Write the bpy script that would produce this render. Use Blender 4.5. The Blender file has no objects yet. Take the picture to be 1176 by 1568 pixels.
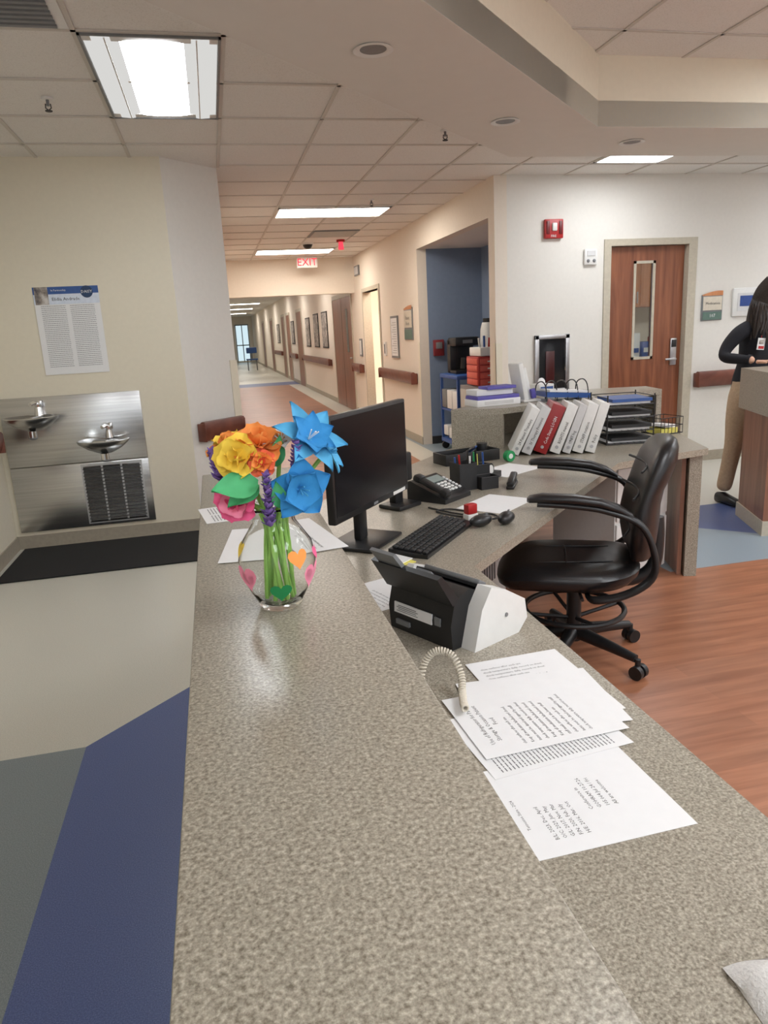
import bpy, bmesh, math, random
from mathutils import Matrix, Vector
random.seed(7)
sc=bpy.context.scene
# ------------------------------------------------------------------ materials
MC={}
def srgb(r,g,b):
    f=lambda c:(c/255/12.92) if c/255<=.04045 else ((c/255+.055)/1.055)**2.4
    return (f(r),f(g),f(b),1)
def mat(name,col,rough=.5,metal=0,var=.06,scale=40,bump=0,spec=.5,trans=0,emit=0,coat=0,alpha=1):
    if name in MC: return MC[name]
    m=bpy.data.materials.new(name);m.use_nodes=True;nt=m.node_tree;b=nt.nodes['Principled BSDF']
    b.inputs['Roughness'].default_value=rough;b.inputs['Metallic'].default_value=metal
    b.inputs['Specular IOR Level'].default_value=spec
    b.inputs['Transmission Weight'].default_value=trans;b.inputs['Coat Weight'].default_value=coat
    c=col if len(col)==4 else (*col,1)
    tc=nt.nodes.new('ShaderNodeTexCoord');n=nt.nodes.new('ShaderNodeTexNoise')
    n.inputs['Scale'].default_value=scale;n.inputs['Detail'].default_value=3
    nt.links.new(tc.outputs['Object'],n.inputs['Vector'])
    r=nt.nodes.new('ShaderNodeValToRGB');r.color_ramp.elements[0].position=.3;r.color_ramp.elements[1].position=.7
    r.color_ramp.elements[0].color=(c[0]*(1-var),c[1]*(1-var),c[2]*(1-var),1)
    r.color_ramp.elements[1].color=(min(1,c[0]*(1+var)),min(1,c[1]*(1+var)),min(1,c[2]*(1+var)),1)
    nt.links.new(n.outputs['Fac'],r.inputs['Fac']);nt.links.new(r.outputs['Color'],b.inputs['Base Color'])
    if bump:
        bp=nt.nodes.new('ShaderNodeBump');bp.inputs['Strength'].default_value=bump;bp.inputs['Distance'].default_value=.002
        nt.links.new(n.outputs['Fac'],bp.inputs['Height']);nt.links.new(bp.outputs['Normal'],b.inputs['Normal'])
    if emit:
        nt.links.new(r.outputs['Color'],b.inputs['Emission Color']);b.inputs['Emission Strength'].default_value=emit
    MC[name]=m;return m
def emis(name,col,s):
    m=bpy.data.materials.new(name);m.use_nodes=True;nt=m.node_tree;nt.nodes.clear()
    e=nt.nodes.new('ShaderNodeEmission');o=nt.nodes.new('ShaderNodeOutputMaterial')
    e.inputs[0].default_value=(*col,1);e.inputs[1].default_value=s;nt.links.new(e.outputs[0],o.inputs[0]);return m
def speck(name,cols,scale,rough=.35,pos=(.36,.5,.64),bump=.0,coat=0):
    m=bpy.data.materials.new(name);m.use_nodes=True;nt=m.node_tree;b=nt.nodes['Principled BSDF']
    b.inputs['Roughness'].default_value=rough;b.inputs['Coat Weight'].default_value=coat;b.inputs['Coat Roughness'].default_value=.15
    tc=nt.nodes.new('ShaderNodeTexCoord');n=nt.nodes.new('ShaderNodeTexNoise')
    n.inputs['Scale'].default_value=scale;n.inputs['Detail'].default_value=4;n.inputs['Roughness'].default_value=.65
    nt.links.new(tc.outputs['Object'],n.inputs['Vector'])
    r=nt.nodes.new('ShaderNodeValToRGB');e=r.color_ramp.elements
    e[0].position=pos[0];e[0].color=cols[0];e[1].position=pos[-1];e[1].color=cols[-1]
    for i in range(1,len(cols)-1):
        k=e.new(pos[i]);k.color=cols[i]
    nt.links.new(n.outputs['Fac'],r.inputs['Fac']);nt.links.new(r.outputs['Color'],b.inputs['Base Color'])
    if bump:
        bp=nt.nodes.new('ShaderNodeBump');bp.inputs['Strength'].default_value=bump;bp.inputs['Distance'].default_value=.001
        nt.links.new(n.outputs['Fac'],bp.inputs['Height']);nt.links.new(bp.outputs['Normal'],b.inputs['Normal'])
    return m
def woodmat(name,c1,c2,rough=.35,stretch=(1.5,25,25),plank=False,coat=0):
    m=bpy.data.materials.new(name);m.use_nodes=True;nt=m.node_tree;b=nt.nodes['Principled BSDF']
    b.inputs['Roughness'].default_value=rough;b.inputs['Coat Weight'].default_value=coat
    tc=nt.nodes.new('ShaderNodeTexCoord');mp=nt.nodes.new('ShaderNodeMapping');mp.inputs['Scale'].default_value=stretch
    n=nt.nodes.new('ShaderNodeTexNoise');n.inputs['Scale'].default_value=1;n.inputs['Detail'].default_value=5;n.inputs['Distortion'].default_value=.4
    nt.links.new(tc.outputs['Object'],mp.inputs[0]);nt.links.new(mp.outputs[0],n.inputs['Vector'])
    r=nt.nodes.new('ShaderNodeValToRGB');r.color_ramp.elements[0].position=.3;r.color_ramp.elements[1].position=.7
    r.color_ramp.elements[0].color=c1;r.color_ramp.elements[1].color=c2
    nt.links.new(n.outputs['Fac'],r.inputs['Fac']);last=r.outputs['Color']
    if plank:
        bt=nt.nodes.new('ShaderNodeTexBrick');bt.inputs['Scale'].default_value=1
        bt.inputs['Brick Width'].default_value=1.2;bt.inputs['Row Height'].default_value=.1;bt.inputs['Mortar Size'].default_value=.0008
        bt.inputs['Color1'].default_value=(.92,.92,.92,1);bt.inputs['Color2'].default_value=(1.07,1.06,1.05,1);bt.inputs['Mortar'].default_value=(.85,.83,.8,1)
        nt.links.new(tc.outputs['Object'],bt.inputs['Vector'])
        mx=nt.nodes.new('ShaderNodeMix');mx.data_type='RGBA';mx.blend_type='MULTIPLY';mx.inputs[0].default_value=1
        nt.links.new(last,mx.inputs[6]);nt.links.new(bt.outputs['Color'],mx.inputs[7]);last=mx.outputs[2]
    nt.links.new(last,b.inputs['Base Color']);return m
S=srgb
LAM=speck('laminate_beige_granite',[S(108,100,86),S(145,138,124),S(164,156,141),S(194,187,172)],235,.3,(.32,.46,.55,.69),bump=.04)
WALL=mat('wall_paint_cream',S(226,218,198),.75,0,.015,30,.12)
WALLW=mat('wall_paint_offwhite',S(226,223,216),.75,0,.015,30,.12)
WALLC=mat('wall_paint_warm',S(230,220,206),.75,0,.015,30,.1)
WALLB=mat('wall_paint_blue',S(122,138,162),.7,0,.03,20,.1)
CEILP=mat('soffit_paint',S(222,218,211),.8,0,.01,10)
TILE=speck('ceiling_tile_mineral',[S(206,203,198),S(230,228,223),S(236,234,230)],160,.9,(.3,.42,.7),bump=.3)
TBAR=mat('ceiling_grid_metal',S(208,203,195),.6,0,.02)
VW=speck('vinyl_floor_white',[S(186,184,172),S(206,203,192),S(216,213,202)],260,.32,(.32,.5,.66))
VB=speck('vinyl_floor_blue',[S(66,80,124),S(80,96,146),S(108,122,166)],300,.4,(.34,.5,.7))
VG=speck('vinyl_floor_gray',[S(106,116,120),S(126,136,140),S(152,160,162)],300,.4,(.34,.5,.7))
VLB=speck('vinyl_floor_lightblue',[S(122,136,146),S(140,154,164),S(154,166,174)],250,.35,(.34,.5,.7))
WOODF=woodmat('vinyl_wood_floor',S(142,90,64),S(178,122,92),.33,(2.2,22,22),True)
DOORW=woodmat('door_wood_veneer',S(108,60,40),S(152,94,64),.35,(20,20,1.6))
RAILW=woodmat('handrail_wood',S(98,52,42),S(130,76,60),.35,(8,8,8))
ORW=woodmat('oak_orange',S(190,120,74),S(215,148,100),.4,(20,20,1.6))
PANW=woodmat('desk_wood_panel',S(118,78,60),S(156,110,88),.4,(18,18,1.6))
BASEB=mat('baseboard_taupe',S(165,156,140),.5)
FRAME=mat('door_frame_taupe',S(190,182,164),.45)
STEEL=woodmat('stainless_steel',(.52,.52,.52,1),(.66,.66,.65,1),.27,(1,1,60));STEEL.node_tree.nodes['Principled BSDF'].inputs['Metallic'].default_value=1
CHROME=mat('chrome',(.8,.8,.8),.1,1,.02)
ALU=mat('brushed_aluminium',(.5,.5,.51),.35,1,.05)
DARK=mat('dark_void',(.01,.01,.01),.8)
BLK=mat('black_plastic',(.012,.012,.013),.38,0,.1)
BLKM=mat('black_matte',(.02,.02,.021),.6,0,.1)
SCREEN=mat('screen_glass_black',(.006,.006,.008),.2,0,.02,spec=.4)
LEATH=mat('black_leather',(.012,.011,.012),.33,0,.2,180,.3)
MATR=speck('entry_mat_black',[(.008,.008,.008,1),(.03,.03,.031,1)],400,.95,(.4,.65),bump=1)
WHT=mat('white_plastic',S(226,226,223),.4,0,.02)
PAPER=mat('paper_white',S(232,232,232),.8,0,.01)
PAPG=mat('paper_grey',S(208,208,208),.8,0,.02)
INK=mat('ink_black',(.04,.04,.04),.8)
INKG=mat('ink_grey',S(120,120,122),.8)
RED=mat('red_plastic',S(175,32,34),.4)
REDB=mat('red_binder_vinyl',S(150,34,36),.4)
BLUEP=mat('blue_plastic',S(48,86,152),.4)
PURP=mat('purple_box',S(92,86,168),.45)
NAVY=mat('navy_print',S(40,72,140),.5)
GREENP=mat('green_plastic',S(30,140,80),.4)
BEIGE=mat('beige_plastic',S(212,203,186),.45)
GREYP=mat('grey_plastic',S(120,122,124),.45)
YEL=mat('yellow_paper',S(225,215,110),.7)
GLASS=mat('window_glass',(.9,.95,.95),.03,0,0,trans=1)
PHOTO=speck('printed_photo',[S(60,60,70),S(150,140,130),S(210,205,200)],14,.5,(.35,.5,.65))
SKIN=mat('skin',S(205,160,135),.5,0,.04,20)
HAIR=mat('dark_hair',(.020,.012,.009),.42,0,.4,120,.4)
SWEAT=mat('black_sweater',(.009,.009,.013),.9,0,.3,200,.3)
PANT=mat('khaki_pants',S(186,162,134),.85,0,.08,60,.2)
EM_W=emis('light_lens_white',(.94,.97,1),13.8)
EM_L=emis('light_lens_cool',(.91,.96,1),13)
EM_S=emis('light_reflector_soft',(1,.99,.96),.50)
EM_WARM=emis('light_lens_warm',(1,.92,.82),14.5)
EM_FAR=emis('light_lens_far',(1,.95,.88),12)
EM_DAY=emis('daylight_pane',(.7,.88,.95),.7)
EM_RED=emis('exit_letters_glow',(1,.06,.09),1.1)

# ------------------------------------------------------------------ builder
class O:
    def __init__(s,name,loc=(0,0,0),rz=0):
        s.name=name;s.bm=bmesh.new();s.mats=[];s.loc=loc;s.rz=rz;s.T=Matrix.Identity(4)
    def mi(s,m):
        if m not in s.mats: s.mats.append(m)
        return s.mats.index(m)
    def _set(s,fs,m,sm=False):
        i=s.mi(m)
        for f in fs: f.material_index=i;f.smooth=sm
    def box(s,c,d,m,rot=(0,0,0),bev=0,seg=2,sm=None):
        M=s.T@Matrix.Translation(c)@Matrix.Rotation(rot[2],4,'Z')@Matrix.Rotation(rot[1],4,'Y')@Matrix.Rotation(rot[0],4,'X')
        b=bmesh.new();bmesh.ops.create_cube(b,size=1,matrix=Matrix.Diagonal((d[0],d[1],d[2],1)))
        if bev: bmesh.ops.bevel(b,geom=b.edges[:],offset=min(bev,min(d)*.49),segments=seg,profile=.5,affect='EDGES')
        b.transform(M);s._merge(b,m,bool(bev) if sm is None else sm)
        return s
    def b2(s,p0,p1,m,bev=0):
        c=[(a+b)/2 for a,b in zip(p0,p1)];d=[abs(b-a) for a,b in zip(p0,p1)]
        return s.box(c,d,m,bev=bev)
    def _merge(s,b,m,sm):
        me=bpy.data.meshes.new('t');b.to_mesh(me);b.free()
        n0=len(s.bm.faces);s.bm.from_mesh(me);bpy.data.meshes.remove(me);s.bm.faces.ensure_lookup_table()
        s._set(s.bm.faces[n0:],m,sm)
    def cyl(s,c,r,h,m,rot=(0,0,0),r2=None,seg=24,cap=True):
        M=s.T@Matrix.Translation(c)@Matrix.Rotation(rot[2],4,'Z')@Matrix.Rotation(rot[1],4,'Y')@Matrix.Rotation(rot[0],4,'X')
        b=bmesh.new();bmesh.ops.create_cone(b,cap_ends=cap,segments=seg,radius1=r,radius2=r if r2 is None else r2,depth=h,matrix=M)
        s._merge(b,m,True);
        return s
    def ell(s,c,r,m,rot=(0,0,0),seg=20):
        M=s.T@Matrix.Translation(c)@Matrix.Rotation(rot[2],4,'Z')@Matrix.Rotation(rot[1],4,'Y')@Matrix.Rotation(rot[0],4,'X')@Matrix.Diagonal((r[0],r[1],r[2],1))
        b=bmesh.new();bmesh.ops.create_uvsphere(b,u_segments=seg,v_segments=max(8,seg//2),radius=1,matrix=M)
        s._merge(b,m,True);return s
    def poly(s,pts,m,sm=False):
        vs=[s.bm.verts.new(s.T@Vector(p)) for p in pts];f=s.bm.faces.new(vs);s._set([f],m,sm);return s
    def prism(s,pts,z0,z1,m):
        n=len(pts)
        if sum(pts[i][0]*pts[(i+1)%n][1]-pts[(i+1)%n][0]*pts[i][1] for i in range(n))<0: pts=pts[::-1]
        a=[s.bm.verts.new(s.T@Vector((p[0],p[1],z0))) for p in pts];b=[s.bm.verts.new(s.T@Vector((p[0],p[1],z1))) for p in pts]
        fs=[s.bm.faces.new(a[::-1]),s.bm.faces.new(b)]
        for i in range(n): fs.append(s.bm.faces.new([a[i],a[(i+1)%n],b[(i+1)%n],b[i]]))
        s._set(fs,m);return s
    def extr(s,prof,x0,x1,m):   # prof in (y,z), extruded along x
        n=len(prof);a=[s.bm.verts.new(s.T@Vector((x0,p[0],p[1]))) for p in prof];b=[s.bm.verts.new(s.T@Vector((x1,p[0],p[1]))) for p in prof]
        fs=[s.bm.faces.new(a[::-1]),s.bm.faces.new(b)]
        for i in range(n): fs.append(s.bm.faces.new([a[i],a[(i+1)%n],b[(i+1)%n],b[i]]))
        bmesh.ops.recalc_face_normals(s.bm,faces=fs)
        s._set(fs,m);return s
    def loft(s,rings,m,cap=True,closed=False):
        R=[[s.bm.verts.new(s.T@Vector(p)) for p in r] for r in rings];n=len(R[0]);fs=[]
        for k in range(len(R)-1+(1 if closed else 0)):
            A=R[k];B=R[(k+1)%len(R)]
            for i in range(n): fs.append(s.bm.faces.new([A[i],A[(i+1)%n],B[(i+1)%n],B[i]]))
        if cap and not closed: fs.append(s.bm.faces.new(R[0][::-1]));fs.append(s.bm.faces.new(R[-1]))
        bmesh.ops.recalc_face_normals(s.bm,faces=fs)
        s._set(fs,m,True);return s
    def lathe(s,prof,m,c=(0,0,0),seg=32):
        return s.loft([[(c[0]+r*math.cos(2*math.pi*i/seg),c[1]+r*math.sin(2*math.pi*i/seg),c[2]+z) for i in range(seg)] for r,z in prof],m,cap=False)
    def tube(s,pts,r,m,seg=8,cl=False):
        pts=[Vector(p) for p in pts];rings=[];up=Vector((0,0,1));N=len(pts)
        for i,p in enumerate(pts):
            if cl: t=pts[(i+1)%N]-pts[i-1]
            else: t=pts[min(i+1,N-1)]-pts[max(i-1,0)]
            t.normalize();a=t.cross(up)
            if a.length<.05: a=t.cross(Vector((1,0,0)))
            a.normalize();b=t.cross(a)
            if i and (a.dot(pa)<0): a=-a;b=-b
            pa=a
            rr=r[i] if isinstance(r,(list,tuple)) else r
            rings.append([p+a*rr*math.cos(2*math.pi*k/seg)+b*rr*math.sin(2*math.pi*k/seg) for k in range(seg)])
        return s.loft(rings,m,closed=cl)
    def text(s,body,size,M,m,align='LEFT',width=None,sx=1):
        cu=bpy.data.curves.new('t','FONT');cu.body=body;cu.size=size;cu.align_x=align;cu.resolution_u=1
        ob=bpy.data.objects.new('t',cu);bpy.context.collection.objects.link(ob)
        dg=bpy.context.evaluated_depsgraph_get();me=bpy.data.meshes.new_from_object(ob.evaluated_get(dg))
        me.transform(s.T@M@Matrix.Diagonal((sx,1,1,1)));n0=len(s.bm.faces);s.bm.from_mesh(me);s.bm.faces.ensure_lookup_table()
        s._set(s.bm.faces[n0:],m);bpy.data.objects.remove(ob);bpy.data.curves.remove(cu);bpy.data.meshes.remove(me);return s
    def done(s):
        me=bpy.data.meshes.new(s.name);s.bm.to_mesh(me);s.bm.free()
        for m in s.mats: me.materials.append(m)
        ob=bpy.data.objects.new(s.name,me);bpy.context.collection.objects.link(ob)
        ob.location=s.loc;ob.rotation_euler=(0,0,s.rz)
        try: me.set_sharp_from_angle(angle=math.radians(42))
        except Exception: pass
        return ob
def smooth(pts,n=6,cl=False):   # catmull-rom
    P=[Vector(p) for p in pts];out=[];N=len(P)
    for i in range(N if cl else N-1):
        g=(lambda k:P[k%N]) if cl else (lambda k:P[max(0,min(N-1,k))])
        a,b,c,d=g(i-1),g(i),g(i+1),g(i+2)
        for k in range(n):
            t=k/n;out.append(.5*((2*b)+(c-a)*t+(2*a-5*b+4*c-d)*t*t+(3*b-a-3*c+d)*t**3))
    if not cl: out.append(P[-1])
    return out
def basis(o,x,y):   # matrix from origin, x dir, y dir
    x=Vector(x).normalized();y=Vector(y).normalized();z=x.cross(y)
    M=Matrix((x,y,z)).transposed().to_4x4();M.translation=Vector(o);return M
def sell(c,a,b,n=2.6,seg=28):
    c=Vector(c);a=Vector(a);b=Vector(b);o=[]
    for i in range(seg):
        t=2*math.pi*i/seg;x=math.cos(t);y=math.sin(t)
        o.append(c+a*(abs(x)**(2/n))*(1 if x>=0 else -1)+b*(abs(y)**(2/n))*(1 if y>=0 else -1))
    return o
YB=5.73;YD=6.40;XR=2.56;ZC=2.74;XL=-1.58;YH=13.0;ZS=2.60;ZT=2.99;YE=46
# ------------------------------------------------------------------ floor
o=O('floor')
def rect(x0,y0,x1,y1,m,z=0): o.poly([(x0,y0,z),(x1,y0,z),(x1,y1,z),(x0,y1,z)],m)
o.poly([(-.62,2.63,0),(.05,3.30,0),(.18,3.30,0),(.18,6.3,0),(-1.8,6.3,0),(-1.8,2.63,0)],VW)
rect(-1.8,-3,-.62,2.63,VG)
o.poly([(-.62,-3,0),(.05,-3,0),(.05,3.30,0),(-.62,2.63,0)],VB)
rect(.05,-3,.18,3.3,VB)
rect(.18,-3,8,3.55,WOODF)
rect(.18,3.55,2.2,13.0,WOODF);rect(2.2,3.55,2.5,6.38,WOODF);rect(2.2,6.38,2.5,13,VW)
rect(2.5,6.38,4.6,13.0,VLB)
o.poly([(2.5,3.55,0),(8,3.55,0),(8,3.97,0),(3.53,3.97,0),(2.95,4.55,0),(2.5,4.55,0)],VLB)
o.poly([(2.5,4.55,0),(2.95,4.55,0),(3.53,3.97,0),(8,3.97,0),(8,4.82,0),(2.5,4.82,0)],VB)
rect(2.5,4.82,8,6.38,VW)
rect(.18,13,2.2,22.5,WOODF);rect(2.2,13,2.6,22.5,VW);rect(.18,22.5,2.6,24,VB);rect(.18,24,2.6,YE,VW)
rect(4.6,6.38,8,9.5,VW)
o.done()
# ------------------------------------------------------------------ walls
def wall(name,boxes,m):
    w=O(name)
    for a,b in boxes: w.b2(a,b,m)
    return w.done()
wall('wall_left',[((XL-.12,-3,0),(XL,YB+.12,ZC))],WALL)
wall('wall_back_left',[((XL,YB,0),(-.22,YB+.12,ZC))],WALL)
o=O('wall_chamfer');o.prism([(-.22,5.73),(.18,6.11),(.18,6.4),(-.22,5.85)],0,ZC,WALLW);o.done()
wall('wall_corridor_left',[((.06,6.3,0),(.18,YE,ZC))],WALLC)
wall('wall_corridor_right',[((XR,YD,0),(XR+.12,6.55,ZC)),((XR,6.55,2.41),(XR+.12,8.95,ZC)),((XR,8.95,0),(XR+.12,11.1,ZC)),
   ((XR,11.1,2.10),(XR+.12,12.3,ZC)),((XR,12.3,0),(XR+.12,YE,ZC))],WALLC)
wall('wall_back_right',[((XR+.12,YD,0),(3.68,YD+.12,ZC)),((3.68,YD,2.13),(4.56,YD+.12,ZC)),((4.56,YD,0),(8,YD+.12,ZC))],WALLW)
wall('wall_right',[((8,-3,0),(8.12,YD+.12,3.0))],WALLW)
wall('wall_corridor_header',[((.18,YH,2.14),(XR,YH+.2,ZC))],WALLC)
wall('wall_corridor_end',[((.18,YE,0),(XR,YE+.1,ZC))],WALLC)
wall('wall_alcove',[((XR+.12,8.95,0),(3.5,9.05,2.5)),((3.4,6.53,0),(3.5,8.95,2.5)),((XR+.12,6.53,0),(3.4,6.545,2.41))],WALLB)
wall('ceiling_alcove',[((XR+.12,6.55,2.41),(3.4,8.95,2.5))],WALLW)
wall('wall_side_room_back',[((4.3,9.2,0),(4.4,13.9,2.7))],WALL);wall('wall_side_room_far',[((XR+.12,13.8,0),(4.3,13.9,2.7))],WALL)
wall('wall_side_room_near',[((XR+.12,9.2,0),(3.45,9.3,2.7))],WALL);wall('ceiling_side_room',[((XR+.12,9.2,2.6),(4.3,13.9,2.7))],WALL)
o=O('side_room_ceiling_light');o.b2((3.0,11.0,2.57),(3.9,12.6,2.6),EM_WARM);o.done()
wall('wall_med_room_back',[((3.5,9.5,0),(6.4,9.6,2.7))],WALL);wall('ceiling_med_room',[((3.52,6.55,2.6),(6.4,9.5,2.7))],WALL)
wall('wall_med_room_right',[((6.3,6.55,0),(6.4,9.5,2.6))],WALL)
o=O('med_room_ceiling_light');o.b2((4.3,7.4,2.57),(5.0,7.9,2.6),EM_W);o.done()
o=O('med_room_wall_cabinet');o.b2((4.5,9.15,1.6),(6.2,9.49,2.3),ORW);
for i in range(4): o.b2((4.5+i*.42,9.135,1.62),(4.9+i*.42,9.15,2.28),ORW);o.b2((4.86+i*.42,9.12,1.65),(4.875+i*.42,9.135,1.8),ALU)
o.done()
o=O('med_room_counter');o.b2((4.45,8.9,0),(6.2,9.48,.85),ORW);o.b2((4.43,8.86,.85),(6.22,9.49,.9),WHT);o.done()
o=O('med_room_supply_bins')
for i in range(8): o.b2((4.5+i*.2,8.95,.9),(4.66+i*.2,9.15,1.14+.06*(i%3)),[BLUEP,BLUEP,WHT,BLUEP,BLUEP,WHT,BLUEP,RED][i],.006);o.b2((4.52+i*.2,8.94,1.0),(4.64+i*.2,8.95,1.06),[WHT,WHT,RED,WHT,BLKM,BLUEP,WHT,WHT][i])
o.done()
# ------------------------------------------------------------------ ceilings
o=O('ceiling')
o.poly([(XL-.1,1.35,ZC),(2.17,5.12,ZC),(8,5.0,ZC),(8,YD,ZC),(XR,YD,ZC),(XR,YH,ZC),(.18,YH,ZC),(.18,6.11,ZC),(-.22,YB,ZC),(XL-.1,YB,ZC)][::-1],TILE)
o.poly([(.18,YH,ZC),(XR,YH,ZC),(XR,YE,ZC),(.18,YE,ZC)][::-1],TILE)
o.poly([(-2,-3,ZT),(8,-3,ZT),(8,5,ZT),(2.2,5,ZT),(-2,.9,ZT)][::-1],TILE)
o.done()
o=O('trim_ceiling_grid')
w=.011;z=ZC-.003
def cl_y0(x):
    return x+2.95 if x<2.17 else 5.1
for k in range(-3,13):
    x=.19+.61*k
    if x>7.9: break
    y0=cl_y0(x)
    y1=YB if x<-.2 else (YH if x<XR-.1 else YD)
    if x<.18+.05 and x>-.2: y1=6.05
    if x>XL: o.b2((x-w,y0,z-.004),(x+w,y1,z+.002),TBAR)
for k in range(-6,14):
    y=4.77+.61*k
    if y<1.4 or y>YH: continue
    x1=min(y-2.95,8) if y<5.12 else (8 if y<YD else XR)
    x0=XL if y<YB else .18
    o.b2((x0,y-w,z-.004),(x1,y+w,z+.002),TBAR)
for k in range(14,66):
    y=4.77+.61*k
    if y<YE: o.b2((.18,y-w,z-.004),(XR,y+w,z+.002),TBAR)
for k in range(-8,15):
    o.b2((-1.5+.61*k+.2,-3,ZT-.006),(-1.5+.61*k+.222,4.6,ZT-.001),TBAR)
for k in range(0,13):
    y=4.0-.61*k;o.b2((max(-2,y-3),y-w,ZT-.006),(8,y+w,ZT-.001),TBAR)
o.done()
o=O('ceiling_soffit')
o.prism([(XL-.1,1.35),(2.17,5.12),(2.42,4.36),(-1.3,.64)],ZS,ZS+.145,CEILP)
o.prism([(2.17,5.12),(8,5.0),(8,4.32),(2.42,4.36)],ZS,ZS+.145,CEILP)
o.prism([(XL-.1,1.35),(-1.3,.64),(-1.3,-3),(XL-.1,-3)],ZS,ZS+.145,CEILP)
o.prism([(-1.3,.64),(2.42,4.36),(2.35,4.44),(-1.38,.72)],ZS+.001,ZT+.02,WALL)
o.prism([(2.42,4.36),(8,4.32),(8,4.42),(2.35,4.46)],ZS+.001,ZT+.02,WALL)
o.prism([(-1.3,-3),(-1.3,.64),(-1.4,.72),(-1.4,-3)],ZS+.001,ZT+.02,WALL)
o.done()
# ------------------------------------------------------------------ lights
def troffer(x0,y0,x1,y1,z,em,lens=False,name='ceiling_light'):
    o=O(name);f=.012 if lens else .02
    for a,b in (((x0,y0),(x1,y0+f)),((x0,y1-f),(x1,y1)),((x0,y0),(x0+f,y1)),((x1-f,y0),(x1,y1))):
        o.b2((a[0],a[1],z-.016),(b[0],b[1],z-.001),GREYP if lens else WHT)
    if lens:
        xm=(x0+x1)/2;hw=.135
        ring=[]
        n=12
        for yy in (y0+.07,y1-.07):
            ring.append([(xm+hw*math.cos(math.pi*i/n),yy,z-.006-.012*math.sin(math.pi*i/n)) for i in range(n+1)])
        o.loft(ring,EM_L,cap=True)
        for sgn in (-1,1):
            xa=xm+sgn*hw;xc=xm+sgn*(hw+.055);xb=xm+sgn*(x1-x0-.03)/2
            o.poly([(xa,y0+f,z-.004),(xc,y0+f,z-.016),(xc,y1-f,z-.016),(xa,y1-f,z-.004)],EM_S)
            o.poly([(xc,y0+f,z-.016),(xb,y0+f,z-.008),(xb,y1-f,z-.008),(xc,y1-f,z-.016)],EM_S)
            o.b2((xc-.003,y0+.02,z-.019),(xc+.003,y1-.02,z-.012),WHT)
        o.b2((x0+f,y0+f,z-.011),(x1-f,y0+.075,z-.004),WHT);o.b2((x0+f,y1-.075,z-.011),(x1-f,y1-f,z-.004),WHT)
    else:
        o.b2((x0+f,y0+f,z-.01),(x1-f,y1-f,z-.002),em)
    return o.done()
troffer(-.41,3.56,.18,4.76,ZC,EM_L,True)
troffer(.81,7.90,2.01,8.48,ZC,EM_WARM);troffer(.81,11.55,2.01,12.15,ZC,EM_WARM)
troffer(3.24,5.32,3.84,5.9,ZC,EM_W)
troffer(6.0,5.3,6.6,5.9,ZC,EM_W)
for y in (16,20,24,29,34,40): troffer(.81,y,2.01,y+.6,ZC,EM_FAR)
for x,y in ((1.5,.2),(3.9,.2),(3.9,2.6),(6.3,2.6),(1.5,-2),(6.3,.2),(-.6,-2.4)): troffer(x,y,x+.6,y+1.2,ZT,EM_W)  # unseen tray panels, added around and behind the camera to lift the ambient light
for (x,y) in ((.78,3.26),(1.78,4.26),(2.86,4.70)):
    o=O('recessed_downlight');o.lathe([(.078,-.001),(.085,-.006),(.07,-.008),(.058,-.002),(.05,-.0005)],WHT,(x,y,ZS));o.cyl((x,y,ZS-.0015),.056,.001,GREYP);o.done()
for (x,y) in ((-.70,4.45),(1.66,5.0),(1.70,7.5)):
    o=O('sprinkler_head');o.cyl((x,y,ZC-.006),.03,.01,WHT);o.cyl((x,y,ZC-.025),.008,.03,GREYP);o.tube([(x-.012,y,ZC-.03),(x-.014,y,ZC-.05),(x,y,ZC-.06),(x+.014,y,ZC-.05),(x+.012,y,ZC-.03)],.003,BLKM)
    o.cyl((x,y,ZC-.064),.018,.004,BLKM);o.done()
o=O('ceiling_air_vent');o.b2((-1.02,2.95,ZC-.012),(-.43,3.52,ZC-.002),WHT)
for i in range(12): o.b2((-.98,3.0+i*.043,ZC-.02),(-.47,3.022+i*.043,ZC-.012),GREYP)
o.done()
o=O('ceiling_air_return');o.b2((1.4,9.6,ZC-.014),(2.01,10.2,ZC-.003),GREYP)
for i in range(10): o.b2((1.43,9.64+i*.055,ZC-.02),(1.98,9.665+i*.055,ZC-.014),TBAR)
o.done()
o=O('exit_sign');o.box((1.70,12.6,2.64),(.34,.04,.18),WHT,bev=.006);o.b2((1.67,12.59,2.72),(1.73,12.61,ZC),WHT)
o.text('EXIT',.165,basis((1.70,12.576,2.585),(1,0,0),(0,0,1)),EM_RED,'CENTER');o.done()
o=O('ceiling_strobe_alarm');o.cyl((1.93,10.6,ZC-.015),.06,.03,RED);o.cyl((1.93,10.6,ZC-.08),.04,.1,EM_RED,r2=.03);o.done()
o=O('ceiling_dome_camera');o.cyl((1.5,10.9,ZC-.01),.09,.02,WHT);o.ell((1.5,10.9,ZC-.02),(.07,.07,.06),BLK);o.done()
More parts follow.
